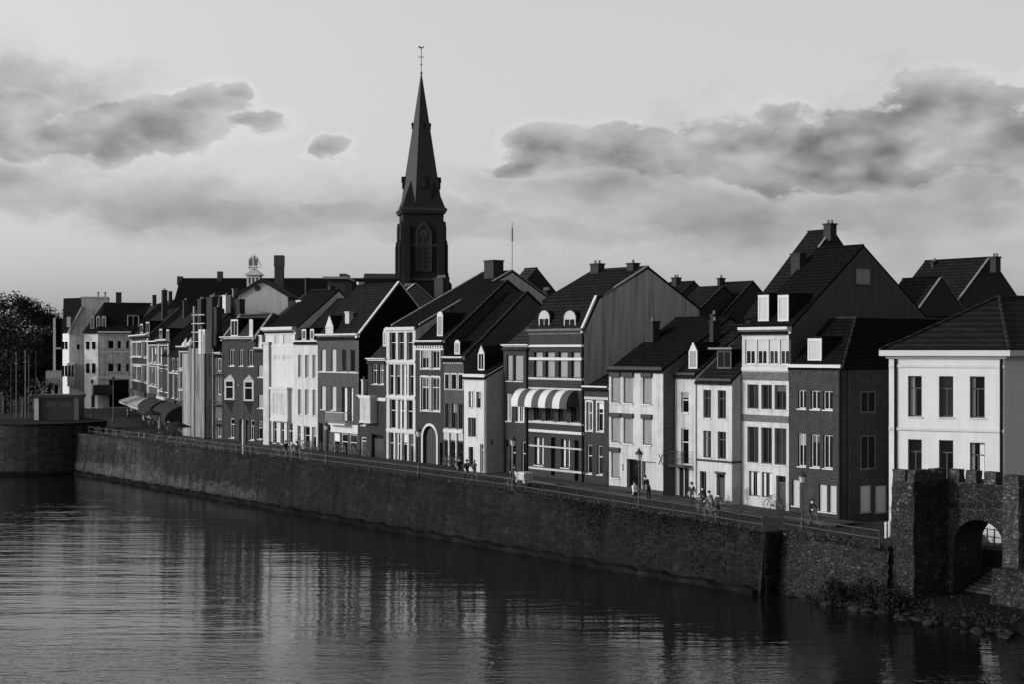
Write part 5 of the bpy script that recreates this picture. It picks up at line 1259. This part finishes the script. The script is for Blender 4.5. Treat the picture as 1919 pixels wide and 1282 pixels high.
hh = A.z(x, -8, 700)-zg(x); MB().tube((0, 0, 0), (0, 0, 3.4), .1).build('sleeve', 'trim_dull', e); MB().tube((0, 0, 3.4), (0, 0, hh), .05).tube((0, 0, hh-1.6), (-.7, 0, hh-1.2), .04).build('pole', 'iron', e); MB().box(-.95, -.6, -.12, .12, hh-1.25, hh-1.1).build('lamp_head', 'steel', e)
for px, pt, lab in ((173, 735, 'thin dark post standing in the road by the black shop awning'), (213, 722, 'dark post at the corner of the black shop base')):
    x = A.x(px, -2 if px < 200 else 6); y = -2 if px < 200 else 6; e = empty('post', W_(x, y, zg(x)), A.a, lab, 'post'); MB().tube((0, 0, 0), (0, 0, 5.5), .09, .06).lathe([(.12, 0), (.12, .5), (.09, .55)], (0, 0, 0), 8).build('pole', 'iron', e); MB().lathe([(.1, 5.5), (.22, 5.9), (.05, 6.1)], (0, 0, 0), 8).build('lamp_head', 'iron', e)

# ---------------------------------------------------------------- bicycles
def make_bike(label, group='bicycles parked along the quay'):
    e = empty('bicycle', (0, 0, 0), 0, label, 'bicycle', group)
    for cx in (-.45, .6):
        mb = MB(); n = 18; R_ = .32
        for k in range(n):
            a, b = 2*math.pi*k/n, 2*math.pi*(k+1)/n; mb.tube((cx+R_*math.cos(a), 0, .34+R_*math.sin(a)), (cx+R_*math.cos(b), 0, .34+R_*math.sin(b)), .022, n=5)
        wo = mb.build('wheel', 'rubber', e); sp_ = MB()
        for k in range(8): a = math.pi*k/8; sp_.tube((cx-R_*math.cos(a), 0, .34-R_*math.sin(a)), (cx+R_*math.cos(a), 0, .34+R_*math.sin(a)), .005, n=3)
        sp_.build('spokes', 'steel', wo)
    f = MB(); P_ = {'r': (-.45, 0, .34), 'f': (.6, 0, .34), 'bb': (0, 0, .3), 's': (-.17, 0, .9), 'h': (.42, 0, .88), 'hb': (.40, 0, 1.05)}
    for a, b in (('r', 'bb'), ('r', 's'), ('bb', 's'), ('bb', 'h'), ('s', 'h'), ('h', 'f'), ('h', 'hb')): f.tube(P_[a], P_[b], .02, n=6)
    f.tube((0, -.12, .3), (0, .12, .3), .05, n=8).tube((.05, .12, .14), (-.05, -.12, .46), .012, n=4).box(-.6, -.3, -.08, .08, .72, .74).build('frame', 'steel', e)
    MB().tube((.32, -.3, 1.06), (.40, 0, 1.05), .018, n=5).tube((.40, 0, 1.05), (.32, .3, 1.06), .018, n=5).build('handlebar', 'steel', e); MB().prism([(-.09, .95), (.09, .95), (.05, 1.0), (-.05, 1.0)], -.30, -.05).build('saddle', 'rubber', e)
    return e
bk = make_bike('bicycle leaning on the quay railing among many others')
bike_spots = [(-99+i*2.1+rq.uniform(-.5, .5), EDGE+.62+rq.uniform(0, .5), rq.choice((0, math.pi))+rq.uniform(-.5, .5), 'bicycle leaning on the quay railing near its far end among many others', 'bicycles crowding the far end of the railing') for i in range(24)]
bike_spots += [(A.x(px, -1.2)+rq.uniform(-.1, .1), -1.0-rq.uniform(0, .6), rq.choice((0, math.pi))+rq.uniform(-.3, .3), 'bicycle parked against the shopfronts in the middle of the row', 'bicycles before the shopfronts') for px in (566, 578, 590, 603, 618, 632, 644, 655, 668, 682)]
bike_spots += [(A.x(px, -1.6), -1.6, rq.uniform(-.2, .2), 'bicycle parked by the shop with pale stone pillars', 'bicycles by the pillared shop') for px in (836, 846, 858)]
bike_spots += [(A.x(1447, -.6), -.55, .05, 'bicycle leaning on the white base of the tall four-storey house', None)]
first = True
for (x, y, a, lab, grp) in bike_spots:
    o = bk if first else copy_tree(bk); first = False
    o.location = W_(x, y, zg(x)+(.14 if y > -2.4 else .005)); o.rotation_euler = (rq.uniform(-.08, .08), 0, A.a+a); o['label'] = lab
    if grp: o['group'] = grp
    elif 'group' in o: del o['group']

# ---------------------------------------------------------------- people
def person(label, px, y, pose='stand', face=0.0, top='cloth_dark', legs='cloth_black', hair='hair', h=1.74, group=None, seed=0, lift=0.0):
    r = random.Random(seed); x = A.x(px, y); z0 = zg(x) + (.14 if y > -2.4 else 0) + lift
    e = empty('person', W_(x, y, z0), A.a + face, label, 'person', group)
    s = h/1.74; V = []; E = []; Rr = []; seg = []
    def v(p, rad, k, par=None):
        V.append((p[0]*s, p[1]*s, p[2]*s)); Rr.append(rad*s); seg.append(k)
        if par is not None: E.append((par, len(V)-1))
        return len(V)-1
    if pose == 'cycle':
        pel = v((-.18, 0, 1.02), .135, 1); waist = v((-.09, 0, 1.2), .125, 0, pel); ch = v((.05, 0, 1.40), .15, 0, waist); nk = v((.13, 0, 1.55), .06, 2, ch); hd = v((.19, 0, 1.66), .095, 2, nk); cr = v((.19, 0, 1.75), .085, 2, hd)
        for sg, up in ((-1, 0), (1, 1)):
            sh = v((.06, sg*.17, 1.46), .07, 0, ch); el = v((.24, sg*.26, 1.22), .048, 0, sh); wr = v((.36, sg*.27, 1.10), .035, 2, el); v((.42, sg*.27, 1.08), .035, 2, wr)
            hp = v((-.15, sg*.1, .98), .095, 1, pel); kn = v((.24 if up else .16, sg*.11, .84 if up else .62), .065, 1, hp); an = v((.02 if up else -.0, sg*.12, .50 if up else .19), .045, 1, kn); v((.15 if up else .13, sg*.12, .46 if up else .14), .04, 3, an)
    else:
        st_ = .24 if pose == 'walk' else .03; ln = .0 if pose != 'lean' else .28
        pel = v((0, 0, .96), .135, 1); waist = v((ln*.3, 0, 1.12), .12, 0, pel); ch = v((ln*.8, 0, 1.34), .15, 0, waist); nk = v((ln*1.1+.01, 0, 1.50), .058, 2, ch); hd = v((ln*1.3+.03, 0, 1.61), .092, 2, nk); cr = v((ln*1.3+.02, 0, 1.69), .08, 2, hd); v((ln*1.3+.12, 0, 1.60), .02, 2, hd)
        for sg in (-1, 1):
            sw = sg*st_*.7; sh = v((ln*.85, sg*.18, 1.42), .068, 0, ch); el = v((ln-.03-sw*.5, sg*.25, 1.15), .047, 0, sh); wr = v((ln+.06-sw, sg*.25, .92), .034, 2, el); v((ln+.1-sw, sg*.25, .83), .036, 2, wr)
            hp = v((0, sg*.095, .92), .095, 1, pel); kn = v((sg*st_*.6+.04, sg*.1, .50), .062, 1, hp); an = v((sg*st_*1.1-.02, sg*.1, .09), .042, 1, kn); v((sg*st_*1.1+.14, sg*.1, .05), .04, 3, an)
    me = bpy.data.meshes.new('person_skeleton'); me.from_pydata(V, E, []); o = bpy.data.objects.new('body', me); COL.objects.link(o)
    sk = o.modifiers.new('skin', 'SKIN'); sk.use_smooth_shade = True
    for i, d_ in enumerate(me.skin_vertices[0].data): d_.radius = (Rr[i], Rr[i]*.85 if seg[i] == 0 else Rr[i]); d_.use_root = (i == 0)
    su = o.modifiers.new('sub', 'SUBSURF'); su.levels = 1; su.render_levels = 1
    bpy.context.view_layer.update(); dg = bpy.context.evaluated_depsgraph_get(); m2 = bpy.data.meshes.new_from_object(o.evaluated_get(dg)); m2.name = 'body'
    o.modifiers.clear(); o.data = m2
    m2.materials.clear()
    for q in (top, legs, 'skin', 'rubber'): m2.materials.append(M[q])
    mids = [(Vector(V[a]+() if False else V[b])*.6+Vector(V[a])*.4, seg[b]) for a, b in E] + [(Vector(V[i]), seg[i]) for i in range(len(V))]
    for p in m2.polygons:
        c = p.center; k = min(mids, key=lambda q: (q[0]-c).length_squared)[1]; p.material_index = k; p.use_smooth = True
    o.parent = e
    hm = MB(); c = Vector(V[hd]); hm.lathe([(.112*s, -.03*s), (.116*s, .04*s), (.095*s, .10*s), (.05*s, .135*s), (.005, .145*s)], (c.x-.02*s, c.y, c.z+.03*s), 10); hm.build('hair', hair, e, smooth=True)
    return e
PL = math.pi   # facing left along the street
person('person in black walking on the quay, left of a group of three at the railing', 536, -7.3, 'walk', PL, 'cloth_black', 'cloth_dark', seed=1)
person('person in grey between two dark figures at the quay railing', 547, -6.9, 'stand', -1.2, 'cloth_grey', 'cloth_grey', h=1.8, seed=2); person('broad person in a black jacket, right of a group of three at the railing', 556.5, -7.6, 'stand', 1.6, 'cloth_black', 'cloth_black', h=1.82, seed=3)
person('person in a dark coat before the pillared shop, left of three walkers', 861, -6.0, 'walk', PL, 'cloth_black', 'cloth_dark', seed=4); person('person in a black jacket, middle of three walkers by the little white house', 875, -7.0, 'walk', 0, 'cloth_black', 'cloth_dark', h=1.8, seed=5); person('person in grey with pale trousers, right of three walkers by the little white house', 889, -6.4, 'walk', 0, 'cloth_grey', 'cloth_grey', seed=6, hair='hair_pale')
person('person in a white shirt and dark trousers strolling by the garage lamp post', 1190, -6.6, 'walk', PL, 'cloth_white', 'cloth_black', seed=7); person('person all in black leaning forward before the scribbled garage door', 1216, -3.6, 'lean', PL, 'cloth_black', 'cloth_black', h=1.8, seed=8)
person('dark figure standing beside the glazed shopfront under the iron balcony', 1297, -3.6, 'stand', -1.5, 'cloth_dark', 'cloth_dark', seed=9)
def cyclist(label, px, y, face, top, legs, blabel, **k):
    e = person(label, px, y, 'cycle', face, top, legs, **k); b = copy_tree(bk); b.location = e.location; b.rotation_euler = (0, 0, A.a+face); b['label'] = blabel; b['group'] = 'bicycles being ridden'
cyclist('cyclist in black riding past the white house with box dormer', 1320, -5.0, PL, 'cloth_black', 'cloth_dark', 'bicycle under the black-clad rider before the small white house', seed=10); cyclist('cyclist in grey riding close behind another past the small white house', 1333, -6.6, PL, 'cloth_grey', 'cloth_grey', 'bicycle under the grey-clad rider before the small white house', seed=11)
cyclist('cyclist in a dark coat, rightmost of the riders before the small white house', 1345, -7.0, 1.9, 'cloth_dark', 'cloth_black', 'bicycle ridden nearest the railing before the small white house', seed=12)
cyclist('lone cyclist in black with arm out, riding past the patched brick house', 1520, -3.9, 0, 'cloth_black', 'cloth_dark', 'bicycle under the lone rider before the patched brick house', seed=13)
cyclist('cyclist in dark clothes beside the lantern post before the plain dark brick house', 961, -6.8, .5, 'cloth_dark', 'cloth_black', 'bicycle under the rider by the lantern post and the white box trailer', seed=14)
for i, (px, y, lab) in enumerate(((270, 2.0, 'waiter-like figure in a pale top under the light awning'), (283, .5, 'figure in a dark top under the edge of the dome awning'), (300, -1.5, 'figure in grey seated-height by the cafe tables'), (316, -2.0, 'figure in black by the dark cafe parasol'), (240, 6, 'figure in grey crossing the open square before the black shop'))):
    person(lab, px, y, 'stand' if i % 2 else 'walk', rq.uniform(0, 6), ('cloth_white', 'cloth_dark', 'cloth_grey', 'cloth_black', 'cloth_grey')[i], 'cloth_dark', seed=20+i)
x = A.x(983, -5.2); e = empty('bike_trailer', W_(x, -5.2, zg(x)), A.a, 'white boxy bicycle trailer parked before the plain dark brick house', 'trailer')
MB().hexa([(-.55, -.4, .3), (.55, -.4, .3), (.55, .4, .3), (-.55, .4, .3), (-.6, -.45, .95), (.5, -.45, 1.0), (.5, .45, 1.0), (-.6, .45, .95)]).build('box', 'grimy', e); MB().prism([(-.48, .97), (.48, .97), (.4, 1.12), (-.4, 1.12)], -.62, .55).build('lid', 'trim', e)
for sy in (-.5, .5): MB().tube((0, sy-.03, .28), (0, sy+.03, .28), .28, n=16).build('wheel', 'rubber', e)
for i, (px, lab) in enumerate(((1661, 'white bollard standing a little left of the gate tower'), (1668, 'white bollard touching the gate tower base'))):
    x = A.x(px, -3.5+i*.6); e = empty('bollard', W_(x, -3.5+i*.6, zg(x)), A.a, lab, 'bollard', 'white bollards by the gate'); MB().lathe([(.09, 0), (.09, .8), (.11, .82), (.11, .9), (.02, 1.0)], (0, 0, 0), 10).build('post', 'trim', e)

# ---------------------------------------------------------------- cafe awnings and parasols at the far end
def awning(label, p0, p1, q0, q1, proj, m, dome=False, y=0):
    xa, xb = B.x(p0, y), B.x(p1, y); xm = (xa+xb)/2; zt, zb = B.z(xm, y, q0), B.z(xm, y-proj, q1); e = empty('awning', B.w(xm, y)+(zt,), B.a, label, 'awning', 'cafe awnings at the far end'); b0 = (xm, y, zt); mb = MB(); n = 8
    for k in range(n):
        if dome: f = lambda t: (y-proj*math.sin(t*math.pi/2), zb+(zt-zb)*math.cos(t*math.pi/2))
        else: f = lambda t: (y-proj*t, zt+(zb-zt)*t)
        (ya, za), (yb, z_b) = f(k/n), f((k+1)/n); mb.face([(xa, ya, za), (xb, ya, za), (xb, yb, z_b), (xa, yb, z_b)]); mb.face([(xa, ya, za-.08), (xb, ya, za-.08), (xb, yb, z_b-.08), (xa, yb, z_b-.08)])
        if dome: mb.face([(xb, y, zb), (xb, ya, za), (xb, yb, z_b)]); mb.face([(xa, y, zb), (xa, ya, za), (xa, yb, z_b)])
    mb.face([(xa, y-proj, zb+.02), (xb, y-proj, zb+.02), (xb, y-proj-.02, zb-.4), (xa, y-proj-.02, zb-.4)]); mb.build('canvas', m, e, b0)
    MB().tube((xa+.1, y-proj, zb-.05), (xb-.1, y-proj, zb-.05), .05).tube((xa+.1, y, zb), (xa+.1, y-proj, zb-.05), .035).tube((xb-.1, y, zb), (xb-.1, y-proj, zb-.05), .035).build('awning_arm', 'iron', e, b0)
awning('long pale sloping awning farthest along the cafe row', 256, 296, 746, 757, 2.6, 'canvas_light')
awning('dark domed awning below the pale sloping one', 293, 318, 748, 772, 2.6, 'canvas_dark', True); awning('large black domed awning next to the pale sheeted facade', 322, 352, 757, 784, 2.6, 'canvas_dark', True)
for i, (px, y, lab) in enumerate(((300, -4.5, 'closed grey parasol nearest the big black awning'), (284, -3.5, 'open black parasol on the cafe terrace beside the dark domed awning'), (332, -4.2, 'open black parasol closest to the pale sheeted facade'))):
    x = B.x(px, y); e = empty('parasol', B.w(x, y)+(4.7,), B.a, lab, 'parasol', 'cafe parasols'); MB().tube((0, 0, 0), (0, 0, 2.7), .04).build('pole', 'iron', e); MB().lathe([(1.5, 2.15), (.06, 2.75)] if i else [(.22, 1.4), (.05, 2.8)], (0, 0, 0), 8).build('canopy', 'canvas_dark' if i else 'canvas_grey', e); MB().box(-.3, .3, -.3, .3, 0, .1).build('foot', 'iron', e)
tb = None
for i in range(14):
    px, y = rq.uniform(285, 345), rq.uniform(-5, -.8); x = B.x(px, y)
    if tb is None:
        tb = empty('cafe_table', (0, 0, 0), 0, 'small dark round cafe table on the terrace before the awnings', 'table', 'terrace tables'); MB().lathe([(.38, .70), (.38, .74)], (0, 0, 0), 10).build('tabletop', 'wood_mid', tb); MB().tube((0, 0, 0), (0, 0, .7), .04).box(-.22, .22, -.22, .22, 0, .04).build('leg', 'iron', tb); o = tb
    else: o = copy_tree(tb)
    o.location = B.w(x, y)+(4.72,)

# ---------------------------------------------------------------- bastion and pavilion at the far left
bd = 182.0; bx, by = (70-CX)*bd/FOC, bd; R0 = 8.2; zb_ = 5.9
e = empty('bastion', (bx, by, 0), 0, 'rounded dark masonry bastion projecting into the river at the far left', 'bastion')
mb = MB(); n = 40; nz = 8
ringp = lambda j: [((R0+.5*(1-j/nz)+rq.uniform(-.05, .05))*math.cos(2*math.pi*k/n), (R0+.5*(1-j/nz)+rq.uniform(-.05, .05))*math.sin(2*math.pi*k/n), -.6+(zb_+.6)*j/nz) for k in range(n)]
RR = [ringp(j) for j in range(nz+1)]
for j in range(nz):
    for k in range(n): mb.face([RR[j][k], RR[j][(k+1) % n], RR[j+1][(k+1) % n], RR[j+1][k]])
mb.face(RR[-1]); mb.build('wall', 'quay_pale', e)
MB().lathe([(R0+.05, zb_-.2), (R0+.06, zb_+.04), (R0-.4, zb_+.06)], (0, 0, 0), 40).build('coping', 'quay', e); MB().lathe([(R0+1.2, -.6), (R0+1.1, .35), (R0+.3, .5)], (0, 0, 0), 40).build('footing', 'footing', e)
e = empty('ramp_wall', (bx-8, by-2, 4), 0, 'sloping masonry parapet running down to the bastion from the left edge', 'wall')
MB().prismy([(-16, -5), (2.6, -5), (2.6, 1.9), (1.2, 2.1), (-16, 7.2)], -5.0, -3.4, 0).build('wall', 'quay_pale', e); MB().prismy([(-16, 7.2), (1.2, 2.1), (2.6, 1.9), (2.6, 2.15), (1.2, 2.36), (-16, 7.46)], -5.15, -3.25).build('coping', 'rubble', e)
d = 184; e = empty('pavilion', ((107-CX)*d/FOC, d, zb_), math.radians(6), 'low dark flat-roofed pavilion with arched panels on top of the bastion', 'pavilion'); w = 2.62
MB().box(-w, w, 0, 4, 0, 2.75).build('wall', 'dark', e); MB().box(-w-.15, w+.15, -.25, 4.2, 2.75, 3.15).build('roof', 'dark', e); MB().box(-w-.06, -w+.5, -.3, .1, 0, 2.7).build('corner_pier', 'grimy', e); MB().box(w-.5, w+.06, -.3, .1, 0, 2.7).build('corner_pier', 'brick_mid', e)
for cx in (-.75, 1.0):
    pr = [(cx-.8, 1.65), (cx+.8, 1.65)] + [(cx+.8*math.cos(math.pi*k/10), 1.65+.62*math.sin(math.pi*k/10)) for k in range(1, 10)]
    MB().prismy(pr, -.05, .02).build('arched_panel', 'wood_dark', e)
for i, (px, pt, m, lab) in enumerate(((21, 688, 'bark', 'shortest dark pole left of the pavilion'), (31, 664, 'pot', 'palest pole, second from the left among the poles by the trees'), (48, 661, 'steel', 'grey pole in the middle of the poles by the trees'), (55, 668, 'iron', 'dark pole beside the middle grey one'), (68, 662, 'bark', 'dark pole with a slanting stay, nearest the pavilion'))):
    dd = 196; x, _, z = at(px, dd, pt); e = empty('mast', (x, dd, 4.9), 0, lab, 'mast', 'poles before the trees'); MB().tube((0, 0, 0), (0, 0, z-4.9), .075, .05).build('pole', m, e); MB().lathe([(.05, 0), (.16, .1), (.05, .25)], (0, 0, z-4.9), 8).box(-.3, .3, -.03, .03, z-6.2, z-6.14).build('finial', m, e)
    if i == 4: MB().tube((0, 0, z-8), (2.2, 0, z-14), .05).build('stay', 'steel', e)

# ---------------------------------------------------------------- trees
def tree_mesh(seed, H=17, Rc=6, n=5200):
    r = random.Random(seed); tr = MB(); tr.tube((0, 0, -.3), (.2, 0, H*.4), .42, .28, 8); cl = []
    for k in range(26):
        a = r.uniform(0, 6.28); zz = H*r.uniform(.30, .93); rad = Rc*math.sqrt(max(.05, 1-((zz/H-.6)/.42)**2))*r.uniform(.25, .95); c = Vector((rad*math.cos(a), rad*math.sin(a), zz)); cl.append((c, r.uniform(1.3, 2.5)))
        st0 = Vector((.15, 0, H*r.uniform(.22, .4))); mid = st0.lerp(c, .5)+Vector((0, 0, .6)); tr.tube(st0, mid, .15, .09, 5); tr.tube(mid, c, .09, .03, 5)
    pts = []
    for k in range(n):
        c, R_ = r.choice(cl); v = Vector((r.gauss(0, 1), r.gauss(0, 1), r.gauss(0, .8))).normalized()*R_*(r.random()**.45); pts.append(tuple(c+v))
    return tr, leafmesh('crown', pts, .26, 'leaf', seed)
TL = ((-14, 288, 23.5, 8, 'tallest tree with gaps of sky, at the left edge of the photo'), (30, 292, 21, 7.5, 'broad dark tree between the tallest one and the slim dark gable'), (62, 300, 19, 5.5, 'rounded tree crown just left of the slim dark gable'), (90, 312, 20, 4, 'small dark tree touching the slim dark gable'), (8, 226, 15, 5.5, 'lower dark tree in front of the tallest tree'), (44, 214, 12, 4.5, 'lower dark tree behind the poles'), (66, 300, 14, 4.5, 'lowest dark tree beside the low white shop'), (-40, 240, 19, 7, 'dark tree half outside the left edge'))
for i, (px, dd, H, Rc, lab) in enumerate(TL):
    x, y, _ = at(px, dd, 0); e = empty('tree', (x, y, 4.6), 0, lab, 'tree', 'trees at the far left'); t, c = tree_mesh(i+1, H, Rc, 2600 if i == 0 else 4600 if H > 17 else 3800); t.build('trunk', 'bark', e); c.build('crown', 'leaf_dark', e)
pts = [(rq.uniform(-30, 2), rq.uniform(-3, 3), rq.random()**1.5*4.5) for k in range(4500)]
o = leafmesh('hedge', pts, .2, 'leaf_dark', 40).build('undergrowth', 'leaf_dark'); o.location = at(40, 232, 0)[:2]+(4.8,); o['kind'] = 'stuff'; o['label'] = 'dark undergrowth below the trees at the far left'; o['category'] = 'undergrowth'

# ================================================================ sky, sun, camera
SUN_EL = math.radians(19); sd_ = Vector((-.931, -.363, 0)).normalized()
sl = bpy.data.lights.new('sun', 'SUN'); sl.energy = SUN_E; sl.angle = math.radians(.53); sl.color = (1, .985, .96)
so = bpy.data.objects.new('sun', sl); COL.objects.link(so); dirv = sd_*math.cos(SUN_EL) + Vector((0, 0, math.sin(SUN_EL))); so.rotation_euler = (-dirv).to_track_quat('-Z', 'Y').to_euler(); so.location = (-60, -20, 60)
sl.color = (1, 1, 1)
wd = bpy.data.worlds.new('World'); S.world = wd; wd.use_nodes = True; nt = wd.node_tree; N = nt.nodes; L = nt.links; N.clear()
out = N.new('ShaderNodeOutputWorld'); bg = N.new('ShaderNodeBackground'); bg.inputs[1].default_value = SKY_S; L.new(bg.outputs[0], out.inputs[0])
sk = N.new('ShaderNodeTexSky'); sk.sky_type = 'NISHITA'; sk.sun_disc = False; sk.sun_elevation = SUN_EL; sk.sun_rotation = math.atan2(sd_.x, sd_.y) ; sk.air_density = 1.0; sk.dust_density = 1.5; sk.ozone_density = 1.0
sep = N.new('ShaderNodeSeparateColor'); L.new(sk.outputs[0], sep.inputs[0])
W2 = lambda op, a, c=None, d=None, clamp=False: mth(op, a, c, d, N, L, clamp)
sky = W2('ADD', W2('ADD', W2('MULTIPLY', sep.outputs[0], .3), W2('MULTIPLY', sep.outputs[1], .55)), W2('MULTIPLY', sep.outputs[2], .15))          # black-and-white film
tc = N.new('ShaderNodeTexCoord'); sx = N.new('ShaderNodeSeparateXYZ'); L.new(tc.outputs['Generated'], sx.inputs[0])
az = W2('ARCTAN2', sx.outputs[0], sx.outputs[1]); el = W2('ARCSINE', sx.outputs[2])
cb = N.new('ShaderNodeCombineXYZ'); L.new(W2('MULTIPLY', az, 1.0), cb.inputs[0]); L.new(W2('MULTIPLY', el, 1.7), cb.inputs[1])
def cnoise(scale, detail, off=(0, 0, 0), rough=.55):
    mp = N.new('ShaderNodeMapping'); mp.inputs['Location'].default_value = off; L.new(cb.outputs[0], mp.inputs[0])
    n = N.new('ShaderNodeTexNoise'); n.inputs['Scale'].default_value = scale; n.inputs['Detail'].default_value = detail; n.inputs['Roughness'].default_value = rough; L.new(mp.outputs[0], n.inputs[0]); return n.outputs[0]
nA = cnoise(13, 10, (0, 0, 0), .62); nS = cnoise(13, 3.5, (0, 0, 0), .5); nT = cnoise(13, 3.5, (.012, -.014, 0), .5); nC = cnoise(6, 4, (3, 1, 0)); nF = cnoise(48, 7, (1, 2, 0), .62)
def cvec(scale, detail, off):
    mp = N.new('ShaderNodeMapping'); mp.inputs['Location'].default_value = off; L.new(cb.outputs[0], mp.inputs[0])
    n = N.new('ShaderNodeTexNoise'); n.inputs['Scale'].default_value = scale; n.inputs['Detail'].default_value = detail; L.new(mp.outputs[0], n.inputs[0])
    sc_ = N.new('ShaderNodeSeparateColor'); L.new(n.outputs[1], sc_.inputs[0]); return sc_.outputs
w1, w2 = cvec(9, 2, (5, 2, 0)), cvec(26, 3, (1, 7, 0))
azw = W2('ADD', az, W2('ADD', W2('MULTIPLY', W2('SUBTRACT', w1[0],   .5), .075), W2('MULTIPLY', W2('SUBTRACT', w2[0], .5), .035)))
elw = W2('ADD', el, W2('ADD', W2('MULTIPLY', W2('SUBTRACT', w1[1], .5), .024), W2('MULTIPLY', W2('SUBTRACT', w2[1], .5), .022)))
def blob(px, py, rx, ry):
    a, e_ = (px-CX)/FOC, (HY-py)/FOC
    u = W2('MULTIPLY', W2('SUBTRACT', azw, a), FOC/rx); v = W2('MULTIPLY', W2('SUBTRACT', elw, e_), FOC/ry)
    return W2('SUBTRACT', 1.0, W2('SQRT', W2('ADD', W2('MULTIPLY', u, u), W2('MULTIPLY', v, v))))
def union(bl):
    m = None
    for b_ in bl: m = blob(*b_) if m is None else W2('MAXIMUM', m, blob(*b_))
    return m
def sstep(x, a, b_): return W2('MULTIPLY', W2('SUBTRACT', x, a), 1/(b_-a), clamp=True)
nz = W2('SUBTRACT', nA, .5); nf = W2('SUBTRACT', nF, .5)
dark = W2('ADD', W2('MULTIPLY_ADD', nz, 2.3, union(CLOUD_DARK)), W2('MULTIPLY', nf, .6)); mid = W2('ADD', W2('MULTIPLY_ADD', nz, 2.2, union(CLOUD_MID)), W2('MULTIPLY', nf, .6)); veil = W2('ADD', W2('MULTIPLY_ADD', nz, 2.2, union(CLOUD_VEIL)), W2('MULTIPLY', nf, .3))
cd = sstep(dark, 0.0, .18); core = sstep(dark, .1, .75); cv = sstep(veil, .0, .5)
lit = W2('MULTIPLY', W2('SUBTRACT', nS, nT), 2.1)                     # sun-facing sides of the billows
rim = W2('MULTIPLY', sstep(dark, -.30, .0), W2('SUBTRACT', 1.0, cd))
f = W2('ADD', W2('MULTIPLY_ADD', cv, -.20, 1.0), W2('MULTIPLY', cv, W2('MULTIPLY', W2('SUBTRACT', nC, .5), .3)))
cm = sstep(mid, 0.0, .3); f = W2('MULTIPLY_ADD', W2('MULTIPLY', cm, W2('SUBTRACT', 1.0, cd)), W2('MULTIPLY_ADD', sstep(mid, .1, .8), -.10, -.07), f); f = W2('MULTIPLY_ADD', rim, .07, f)
f = W2('ADD', f, W2('MULTIPLY', cd, -.16))
f = W2('ADD', f, W2('MULTIPLY', core, W2('MULTIPLY_ADD', W2('SUBTRACT', nC, .5), .3, -.19)))
f = W2('ADD', f, W2('MULTIPLY', W2('ADD', lit, W2('MULTIPLY', nf, .35)), W2('ADD', W2('MULTIPLY', cd, .6), W2('MULTIPLY', W2('MAXIMUM', cv, cm), .4))))
f = W2('MINIMUM', W2('MAXIMUM', f, .30), 1.10)
grad = W2('MULTIPLY', W2('MULTIPLY_ADD', sstep(el, 0.0, .24), GRAD1, GRAD0), W2('MULTIPLY_ADD', sstep(el, .32, .9), GRAD2-1, 1.0))
haze = W2('MULTIPLY_ADD', W2('MINIMUM', W2('MAXIMUM', az, -.4), .4), -.55, 1.0)
col = W2('MULTIPLY', W2('MULTIPLY', W2('MULTIPLY', sky, f), grad), haze)
cc = N.new('ShaderNodeCombineColor')
for i in range(3): L.new(col, cc.inputs[i])
L.new(cc.outputs[0], bg.inputs[0])
cam = bpy.data.cameras.new('camera'); co = bpy.data.objects.new('camera', cam); COL.objects.link(co); S.camera = co
co.location = (0, 0, HC); co.rotation_euler = (math.pi/2, 0, 0); cam.sensor_width = 36; cam.lens = FOC/1919*36; cam.shift_y = (HY-641)/1919; cam.clip_start = .5; cam.clip_end = 6000
S.view_settings.view_transform = 'Standard'; S.view_settings.look = 'None'; S.view_settings.gamma = 1; S.view_settings.exposure = 0
S.cycles.max_bounces = 5; S.cycles.use_denoising = True
